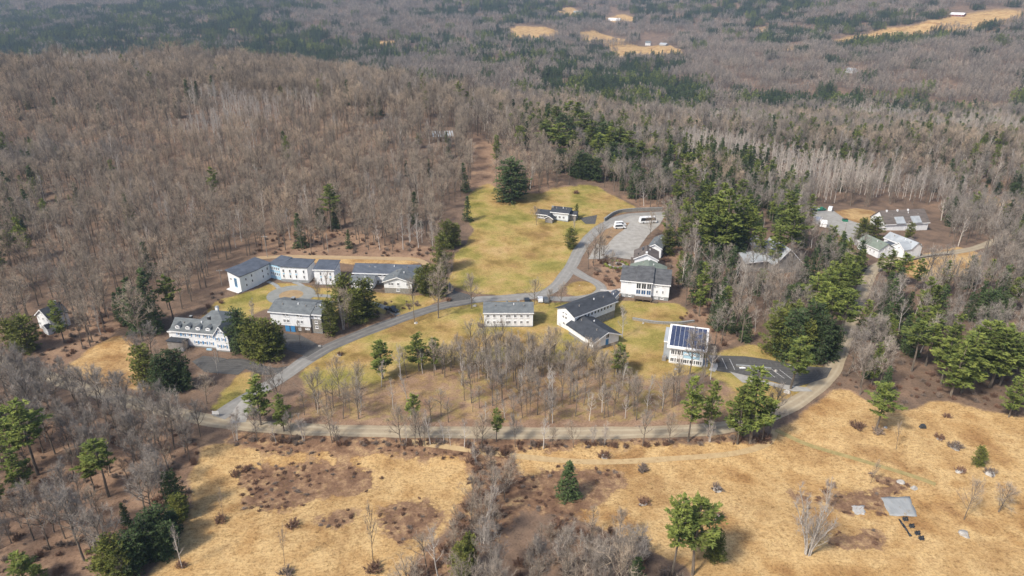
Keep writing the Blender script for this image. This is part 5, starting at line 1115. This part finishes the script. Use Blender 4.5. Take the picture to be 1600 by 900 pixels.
# bare trees singled out among the buildings and fields
LONE = [
 (1262,866,768,'fan','bare many stemmed pale tree in the right field',1.0), (1506,812,752,'broad','lone dark bare tree at the right of the field',.7), (584,885,790,'bare','slender bare tree rising from a brown bush in the left field',.45),
 (445,885,830,'bare','thin bare sapling in the left field',.4), (350,812,768,'bare','thin bare sapling near the left edge of the field',.4), (285,888,820,'birch','thin pale sapling at the edge of the left wood',.6),
 (685,497,425,'broad','grey bare tree left of the driveway on the lawn',.9), (737,482,432,'broad','round bare tree beside the driveway above the meadow',1.0), (648,504,435,'bare','leafless tree leaning at the lawn edge by the drive',.7),
 (835,476,440,'broad','bare tree behind the parked cars',1.1), (876,476,446,'broad','dark low bare tree beside the loop drive, right one',1.0), (858,478,452,'broad','dark low bare tree beside the loop drive, left one',.9),
 (972,528,478,'birch','white birch right of the dark roofed lower wing',1.0), (700,455,398,'broad','grey leafless tree at the lower left corner of the lawn',.7),
 (500,478,436,'broad','bare tree left of the paved path by the circle',.7), (512,476,425,'bare','taller bare tree by the paved path',.6), (545,512,452,'broad','grey bare tree in front of the drive cedars',.8), (537,515,462,'multi','many stemmed grey tree in front of the drive cedars',.7),
 (395,505,465,'multi','thin bare clump above the dormered house',.6), (223,533,455,'broad','wide bare tree in front of the spruces at the left hill',1.1), (470,545,500,'bare','thin bare tree in the dark forecourt',.5),
 (340,585,545,'birch','thin white birch in the asphalt yard',.5), (1015,372,335,'broad','pale bare tree beside the white bus',.7), (1082,470,430,'broad','bare tree between the hall and the tall pine',.8),
 (1150,500,445,'bare','bare tree on the slope behind the solar house, right one',.9), (1137,486,430,'bare','bare tree on the slope behind the solar house, left one',.9), (1105,482,440,'bare','thin bare tree beside the narrow tall pine',.8),
 (940,400,372,'broad','bushy bare tree at the edge of the circular garden, upper one',1.2), (930,410,385,'broad','bushy bare tree at the edge of the circular garden, lower one',1.2), (958,425,395,'broad','bare shrubby tree beside the circular garden',1.0),
 (897,362,335,'multi','pale bare tree between the column cedar and the lawn spruce',.5), (838,352,325,'broad','bare tree behind the low grey house',.9),
 (1400,702,660,'bare','small bare sapling near the right wood',.5), (1290,800,745,'multi','small bare shrub tree near the garden plot',.6), (1360,755,722,'broad','small bare shrub by the field track',.5), (1560,800,760,'broad','pinkish brush at the right edge of the field',1.6),
]
for bx, by, tp, kd, lb, wd in LONE: T(bx, by, tp, kd, lb, None, wd)

STANDS = [   # name of place, polygon, spacing, kinds, height range
 ('in the row south of the road', [(350,690),(420,684),(700,692),(900,694),(1060,690),(1190,684),(1195,692),(1060,697),(900,702),(700,702),(420,694)], 3.1, ['birch', 'wood', 'birch', 'multi', 'broad'], (6, 12)),
 ('in the wood strip below the meadow', [(470,650),(500,612),(560,604),(690,575),(800,574),(900,574),(1020,600),(1060,612),(1060,655),(900,664),(700,660),(540,656)], 5.9, ['bare', 'bare', 'broad', 'birch'], (8, 13)),
 ('among the saplings topping the meadow strip', [(640,580),(720,552),(790,545),(830,560),(900,560),(985,585),(930,605),(830,590),(760,600),(690,606)], 4.6, ['bare', 'multi', 'broad', 'bare'], (6, 11)),
 ('in the hedgerow running down the ravine', [(735,705),(792,705),(800,760),(790,830),(750,870),(700,905),(645,905),(700,840),(740,770)], 4.0, ['bare', 'multi', 'broad', 'bare'], (7, 12)),
 ('in the thicket along the bottom edge', [(800,905),(830,840),(900,815),(960,830),(1030,870),(1060,905)], 4.6, ['broad', 'multi', 'bare', 'broad'], (5, 9)),
 ('in the low thicket at the bottom of the left field', [(335,905),(350,860),(420,840),(470,870),(480,905)], 4.6, ['multi', 'broad'], (4, 7)),
 ('in the thin row behind the fields on the lower right edge', [(1140,905),(1160,850),(1230,860),(1260,905)], 6., ['multi', 'bare'], (4, 7)),
 ('on the bank between the solar house and the car park', [(1060,610),(1140,612),(1160,640),(1110,655),(1050,645)], 7.5, ['bare', 'broad'], (5, 8)),
 ('on the left yard slope', [(240,570),(300,555),(310,600),(340,630),(300,640),(240,620)], 7., ['bare', 'broad'], (6, 10)),
 ('on the slope below the hill lane', [(1060,440),(1150,440),(1190,520),(1150,530),(1110,500)], 8., ['bare', 'birch'], (9, 14)),
 ('beside the small gabled house at the left', [(118,545),(120,482),(180,490),(176,520),(125,555)], 8., ['bare', 'birch'], (9, 14)),
]
NB = 0
for place, poly, c, kinds, (h0, h1) in STANDS:
    W = wp(poly); xs = [p[0] for p in W]; ys = [p[1] for p in W]; sx_, sy_ = grid_pts(min(xs), max(xs), min(ys), max(ys), c); k = inpoly(sx_, sy_, W) & allowed(sx_, sy_, .6, False) if 'meadow' not in place and 'row south' not in place else inpoly(sx_, sy_, W)
    if 'meadow' in place: k &= patchy(sx_, sy_, 11, 5.) + RNG.uniform(-.25, .25, len(sx_)) > .33
    for q in np.nonzero(k)[0]:
        kd = kinds[int(RNG.integers(len(kinds)))]; hgt = RNG.uniform(h0, h1)
        lab = ('pale birch trunked tree ' if kd in ('birch', 'multi') else 'spreading bare grey tree ' if kd == 'broad' else 'slender bare brown tree ') + place
        tree(kd, (sx_[q], sy_[q]), hgt, lab, 'trees ' + place + (' (pale)' if kd in ('birch', 'multi') else ' (spreading)' if kd == 'broad' else ' (slender)'), RNG.uniform(.8, 1.15)); NB += 1

# near and middle wood, tree by tree (within about 900 m)
x, y = grid_pts(-760, 760, 70, 900, 5.5); k = in_view(x, y); x, y = x[k], y[k]; k = allowed(x, y); x, y = x[k], y[k]
n = len(x); u = RNG.uniform(0, 1, n)
hillm = (x < 40)
conf = np.where(hillm, .015, .19) * (0.3 + 1.6 * patchy(x, y, 60, 1.))
for poly, pr in (([(0,240),(60,250),(90,330),(60,420),(0,420)], .22), ([(800,185),(890,175),(960,205),(1020,232),(1060,255),(1060,320),(960,285),(880,262),(820,235)], .42),
                 ([(1050,235),(1180,260),(1250,300),(1230,420),(1100,380),(1040,330)], .5), ([(1180,200),(1320,190),(1420,240),(1300,270),(1180,250)], .16), ([(1380,480),(1600,440),(1600,560),(1440,540)], .20), ([(1200,430),(1345,380),(1300,560),(1200,520)], .35),
                 ([(870,150),(900,140),(1090,165),(1080,190),(930,172)], .9), ([(1180,200),(1600,190),(1600,310),(1400,290),(1250,260)], .30), ([(1390,520),(1600,490),(1600,650),(1480,632)], .30)):
    conf = np.where(inpix(x, y, poly), pr, conf)
isc = u < conf; isb = ~isc & (RNG.uniform(0, 1, n) < np.where(hillm, .05, .13) * 2 * patchy(x, y, 35, 4.))
iso = ~isc & ~isb
px_, py_, D_ = proj(x, y, hh(x, y))

# the nearest trees of the wood as individuals, the rest as one mass
def region(px, py):
    if px < 360 and py > 820: return 'in the lower left wood near the bottom edge'
    if px < 360 and py > 700: return 'in the middle of the lower left wood'
    if px < 360 and py > 560: return 'in the lower left wood below the road'
    if px > 1200 and py > 560: return 'along the near edge of the right hand wood'
    if px > 1200: return 'deeper in the right hand wood'
    return 'in the wood around the campus'
single = np.zeros(n, bool)
for msk, quota in ((iso, 115), (isb, 110)):
    ids = np.nonzero(msk & (px_ > -40) & (px_ < 1640) & (py_ < 960))[0]; ids = ids[np.argsort(D_[ids])][:quota]; single[ids] = True
    for q in ids:
        bd = isb[q]; pl = region(px_[q], py_[q]); lab = ('pale barked slim birch ' if bd else 'bare brown woodland tree ') + pl
        tree('birch' if bd else 'wood', (x[q], y[q]), RNG.uniform(11, 17), lab, 'woodland trees ' + pl + (' (pale)' if bd else ''), RNG.uniform(.8, 1.1))
rest = ~single
# whole squares of wood where nothing else stands become patches, the ragged edges stay single trees
cx, cy = np.meshgrid(np.arange(-760, 760, NEARCELL) + NEARCELL / 2, np.arange(70, 900, NEARCELL) + NEARCELL / 2); cx, cy = cx.ravel(), cy.ravel(); kk = in_view(cx, cy, 60); cx, cy = cx[kk], cy[kk]
full = np.ones(len(cx), bool); r_ = NEARCELL * .55
for dx_ in (-r_, 0, r_):
    for dy_ in (-r_, 0, r_): full &= allowed(cx + dx_, cy + dy_)
sx0, sy0 = x[single], y[single]
for q in range(len(cx)): full[q] &= not np.any((np.abs(sx0 - cx[q]) < r_) & (np.abs(sy0 - cy[q]) < r_))
fc = set(zip(np.floor((cx[full] + 760) / NEARCELL).astype(int), np.floor((cy[full] - 70) / NEARCELL).astype(int)))
incell = np.array([(int((a_ + 760) // NEARCELL), int((b_ - 70) // NEARCELL)) in fc for a_, b_ in zip(x, y)])
# conifers and birches inside a patch keep standing; drop only the plain trees
k = iso & rest & ~incell; fs = lambda m_: RNG.uniform(.72, 1.12, int(m_.sum()))
cx, cy = cx[full], cy[full]; heavy = np.zeros(len(cx), bool)
kh = k & hillm; stuff('wood_edge', 'bare brown trees along the edges of the hill wood', xyz(x[kh], y[kh]), fs(kh), STUFFM['bare'])
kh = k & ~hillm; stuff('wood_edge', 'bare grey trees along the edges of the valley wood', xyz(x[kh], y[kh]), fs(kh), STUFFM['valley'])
dens = np.array([np.sum(isc & (np.abs(x - a_) < r_) & (np.abs(y - b_) < r_)) for a_, b_ in zip(cx, cy)])
keep = dens < 6; cx, cy = cx[keep], cy[keep]; hm_ = (55 * np.exp(-((cx + 300) / np.where(cx > -300, 190., 360.)) ** 2 - ((cy - 720) / 260) ** 2) + 23 * np.exp(-((cx + 85) / 85) ** 2 - ((cy - 510) / 115) ** 2) > 4) | (cx < -60)
ph = patchy(cx, cy, 33, 7.) + RNG.uniform(-.15, .15, len(cx)); hp, hg = hm_ & (ph > .84), hm_ & (ph < .22); hb_ = hm_ & ~hp & ~hg
stuff('hillside_wood', 'brown bare wood covering the hill behind the buildings', xyz(cx[hb_], cy[hb_]), RNG.uniform(.78, 1.16, int(hb_.sum())), PT_HILL, quarter=True)
stuff('hillside_birches', 'paler stands of trees on the brown hill', xyz(cx[hp], cy[hp]), RNG.uniform(.8, 1.1, int(hp.sum())), PT_PALE, quarter=True)
stuff('hillside_grey_wood', 'greyer stands of trees on the brown hill', xyz(cx[hg], cy[hg]), RNG.uniform(.8, 1.1, int(hg.sum())), PT_VAL, quarter=True)
pn = patchy(cx, cy, 42, 3.3) + RNG.uniform(-.12, .12, len(cx)); va, vb, vc = ~hm_ & (pn > .40) & (pn < .68), ~hm_ & (pn >= .68), ~hm_ & (pn <= .40)
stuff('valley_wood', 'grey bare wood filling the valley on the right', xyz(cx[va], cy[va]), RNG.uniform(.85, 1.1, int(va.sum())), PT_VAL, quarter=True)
stuff('pale_wood', 'pale stands of birch and poplar in the right valley', xyz(cx[vb], cy[vb]), RNG.uniform(.85, 1.1, int(vb.sum())), PT_PALE, quarter=True)
stuff('brown_wood', 'brownish stands of bare wood in the right valley', xyz(cx[vc], cy[vc]), RNG.uniform(.8, 1.05, int(vc.sum())), PT_HILL, quarter=True)
k = isb & rest; stuff('birch_wood', 'pale birches scattered through the bare woods', xyz(x[k], y[k]), fs(k), STUFFM['birch'])
pk = RNG.uniform(0, 1, n)
k = isc & (pk < .35); stuff('pine_wood', 'green pines scattered through the bare woods', xyz(x[k], y[k]), RNG.uniform(.5, .95, int(k.sum())), STUFFM['pine'])
k = isc & (pk >= .35); stuff('spruce_wood', 'dark spruces scattered through the bare woods', xyz(x[k], y[k]), RNG.uniform(.55, 1.15, int(k.sum())), STUFFM['spruce'])

# far woods, in clumps
x, y = grid_pts(-2900, 2900, 900, 4700, FARCELL); px0, py0, D0 = proj(x, y, hh(x, y) + 10); k = (px0 > -60) & (px0 < 1660) & (py0 > -40); x, y = x[k], y[k]
ok = np.ones(len(x), bool)
for p in OPEN[7:] + YARD: ok &= ~inpoly(x, y, p)
x, y = x[ok], y[ok]; n = len(x); u = RNG.uniform(0, 1, n); pz = patchy(x, y, 130, 2.2)
cf = np.where(pz > .62, .8, np.where(pz > .5, .35, .10))
for poly, pr in (([(0,20),(250,10),(460,25),(480,100),(300,110),(0,105)], .8), ([(560,60),(720,60),(860,80),(900,110),(700,95)], .5), ([(870,105),(960,100),(1090,130),(1100,175),(930,170),(860,140)], .92),
                 ([(800,75),(950,92),(1080,92),(1060,110),(860,110)], .6), ([(980,0),(1150,0),(1120,30),(1000,20)], .7), ([(1300,60),(1440,35),(1400,52),(1330,68)], .5), ([(1100,40),(1300,100),(1600,60),(1600,170),(1200,150)], .1), ([(0,60),(500,55),(560,75),(560,110),(0,120)], .85), ([(560,95),(700,100),(860,135),(800,160),(640,120)], .06)):
    cf = np.where(inpix(x, y, poly), pr, cf)
cn = u < cf; tw_ = RNG.uniform(0, 1, n) < .2
stuff('far_bare_wood', 'grey bare woods covering the far slopes', xyz(x[~cn], y[~cn]), RNG.uniform(.92, 1.12, int((~cn).sum())), CL_BARE, quarter=True)
k = cn & ~tw_; stuff('far_spruce_wood', 'dark blue green spruce woods far behind the hill', xyz(x[k], y[k]), RNG.uniform(.85, 1.1, int(k.sum())), CL_FIR, quarter=True)
k = cn & tw_; stuff('far_pine_wood', 'green pine stands on the far slopes', xyz(x[k], y[k]), RNG.uniform(.85, 1.1, int(k.sum())), CL_PINE, quarter=True)

# brush and low scrub
def scatter(polys, c, prob, pad_=.5):
    X, Y = [], []
    for poly in polys:
        W = wp(poly); xs = [p[0] for p in W]; ys = [p[1] for p in W]; a, b = grid_pts(min(xs), max(xs), min(ys), max(ys), c); k = inpoly(a, b, W) & (RNG.uniform(0, 1, len(a)) < prob)
        for L, hw in ROADS:
            for i in range(0, len(L), 1): k &= ((a - L[i, 0]) ** 2 + (b - L[i, 1]) ** 2) > (hw + pad_) ** 2
        X.append(a[k]); Y.append(b[k])
    return np.concatenate(X), np.concatenate(Y)
a, b = scatter([STANDS[1][1], STANDS[2][1], STANDS[7][1]], 3.4, .75); k = patchy(a, b, 9, 2.) + RNG.uniform(-.12, .12, len(a)) > .5; a, b = a[k], b[k]; stuff('sapling_thicket', 'grey leafless saplings thick between the meadow and the road', xyz(a, b), RNG.uniform(.35, .78, len(a)), STUFFM['valley'] + STUFFM['birch'][:1])
a, b = scatter([[(-40,600),(100,612),(200,640),(300,668),(325,695),(290,745),(285,800),(230,905),(160,1000),(-80,1000)]], 4.6, .36, 7.); stuff('sapling_thicket', 'grey saplings under the trees of the lower left wood', xyz(a, b), RNG.uniform(.25, .75, len(a)), STUFFM['bare'] + STUFFM['wood'][:2])
a, b = scatter([STANDS[0][1]], 1.9, .75, .8); stuff('roadside_brush', 'brown brush and saplings along the south side of the road', xyz(a, b), RNG.uniform(.5, 1.2, len(a)), BUSH)
a, b = scatter([STANDS[3][1], STANDS[4][1]], 2.6, .7); stuff('ravine_brush', 'grey brush filling the ravine at the bottom', xyz(a, b), RNG.uniform(.8, 1.9, len(a)), BUSH)
a, b = scatter(Z_BRUSH, 1.9, .75); k = (patchy(a, b, 5, 1.) + RNG.uniform(-.25, .25, len(a)) > .42); a, b = a[k], b[k]; stuff('brown_brush', 'reddish brown low brush along the road and in the field hollows', xyz(a, b), np.stack([RNG.uniform(.35, .9, len(a)), RNG.uniform(.35, .9, len(a)), RNG.uniform(.2, .55, len(a))], 1), BUSH[:4])
a, b = scatter([p for p in Z_LITTER if 380 < p[0][1] < 640] + [[(0,600),(330,690),(290,800),(240,900),(0,900)], [(1300,600),(1340,560),(1600,560),(1600,655),(1470,630),(1390,645)]], 2.8, .5); stuff('understory_scrub', 'thin grey scrub under the bare trees', xyz(a, b), RNG.uniform(.35, 1.2, len(a)), BUSH[1:])
def tuft(seed):
    r = np.random.default_rng(seed); m = 26; B = np.concatenate([r.normal(0, .28, (m, 2)), np.full((m, 1), -.02)], 1); D = r.normal(0, .5, (m, 3)); D[:, 2] = np.abs(D[:, 2]) + .5; D /= np.linalg.norm(D, axis=1)[:, None]
    K = TB(); K.tris(twigs(r, B, D, r.uniform(.25, .55, m), .035)); return md('tuft', K.data(), M['grassy'])
a, b = scatter(Z_FIELD[:2], 1.25, .5, .3); stuff('dry_grass', 'dry tan grass of the fields', xyz(a, b), RNG.uniform(.4, 1.0, len(a)), [tuft(500 + k) for k in range(3)])
for px, py, bs_, lb, i in exec_after:
    p = G(px, py); o = link('bush', BUSH[(i * 3) % 5 if bs_ < 3.3 else 0]); o.location = (p.x, p.y, p.z - .05); s_ = bs_ / 1.0 if bs_ < 2.3 else bs_ / 1.35; o.scale = (s_, s_, min(s_, .5 + s_ * .45)); o.rotation_euler[2] = i; tag(o, lb, 'bush')

# ------------------------------------------------------------------ haze
q = MB(); q.box(-4400, 4400, -150, 6600, -60, 262); o = link('haze', mesh('haze', q.V, q.F, [])); tag(o, 'thin pale haze over the valley', None, None, 'stuff')
hm = bpy.data.materials.new('haze'); hm.use_nodes = True; ht = hm.node_tree; ht.nodes.remove(ht.nodes['Principled BSDF']); pv = ht.nodes.new('ShaderNodeVolumePrincipled')
pv.inputs['Color'].default_value = (.58, .76, 1.0, 1); pv.inputs['Density'].default_value = .00010; pv.inputs['Anisotropy'].default_value = .1
ht.links.new(pv.outputs[0], ht.nodes['Material Output'].inputs['Volume']); o.data.materials.append(hm); o.display_type = 'WIRE'

# ------------------------------------------------------------------ tell look-alikes apart by landmark and order
MARKS = [(60,735,'the left edge pines'),(165,775,'the bushy wood pines'),(250,860,'the field edge hemlocks'),(198,818,'the small wood spruce'),(40,920,'the corner pine'),(75,515,'the gabled house'),(35,548,'the left edge cedars'),(222,515,'the left hill spruces'),(255,608,'the yard evergreens'),(315,545,'the dormered house'),(150,560,'the small left field'),
 (420,440,'the dormitory'),(510,445,'the cube house'),(600,440,'the skylight house'),(408,664,'the entrance pine'),(600,592,'the first meadow pine'),(667,578,'the paired meadow pines'),(649,668,'the lone roadside pine'),(776,690,'the hedgerow pine'),(887,778,'the lone spruce'),(840,552,'the round meadow shrub'),(965,585,'the wing pine'),
 (795,511,'the white house'),(800,312,'the round lawn evergreen'),(860,340,'the low grey house'),(1010,345,'the parking lot'),(1090,690,'the roadside pine row'),(1010,470,'the hall'),(1070,570,'the solar house'),(1092,494,'the narrow pine'),(1130,410,'the pine grove'),(1225,425,'the grey barn'),(1250,560,'the dark hemlocks'),
 (1300,480,'the shaded road pines'),(1390,400,'the farmhouse'),(1415,355,'the brown barn'),(1290,345,'the gravel yard'),(1400,435,'the farmhouse pines'),(1368,674,'the round pine'),(1435,578,'the tall trunked pines'),(1530,600,'the bright pines'),(1535,497,'the dark spruces'),(1262,866,'the fan tree'),(1082,898,'the bottom edge pine')]
MK = [(*G(a, b_)[:2], a, b_, c_) for a, b_, c_ in MARKS]
ORD = ['leftmost'] + [w_ + ' from left' for w_ in 'second third fourth fifth sixth seventh eighth ninth tenth eleventh twelfth thirteenth fourteenth fifteenth sixteenth seventeenth eighteenth nineteenth twentieth twenty-first twenty-second twenty-third twenty-fourth'.split()]
SHORT = {'bare brown woodland tree': 'bare woodland tree', 'pale barked slim birch': 'pale slim birch'}
def groups():
    d = {}
    for o in list(C.objects):
        if o.parent is None and 'category' in o: d.setdefault(o['label'], []).append(o)
    return d
for lb, L in groups().items():
    if len(L) > 12:
        stem = ' '.join(lb.split()[:4]) if not lb.startswith('pine on') else 'hill shoulder pine'
        stem = stem.replace(' in', '').replace(' along', '').replace(' among', '').replace(' lining', '')
        for o in L:
            m_ = min(MK, key=lambda q: (q[0] - o.location.x) ** 2 + (q[1] - o.location.y) ** 2); a, b_, _ = proj(o.location.x, o.location.y, o.location.z)
            dx_, dy_ = a - m_[2], (b_ - m_[3]) * 1.6; rel = ('right of' if dx_ > 0 else 'left of') if abs(dx_) > abs(dy_) else ('in front of' if dy_ > 0 else 'behind')
            o['label'] = stem + ' ' + rel + ' ' + m_[4]
for lb, L in groups().items():
    if 1 < len(L) <= len(ORD):
        L.sort(key=lambda o: proj(o.location.x, o.location.y, o.location.z)[0])
        for i, o in enumerate(L):
            nl = lb + ', ' + (ORD[i] if i < len(L) - 1 else 'rightmost')
            if len(nl.split()) <= 16: o['label'] = nl
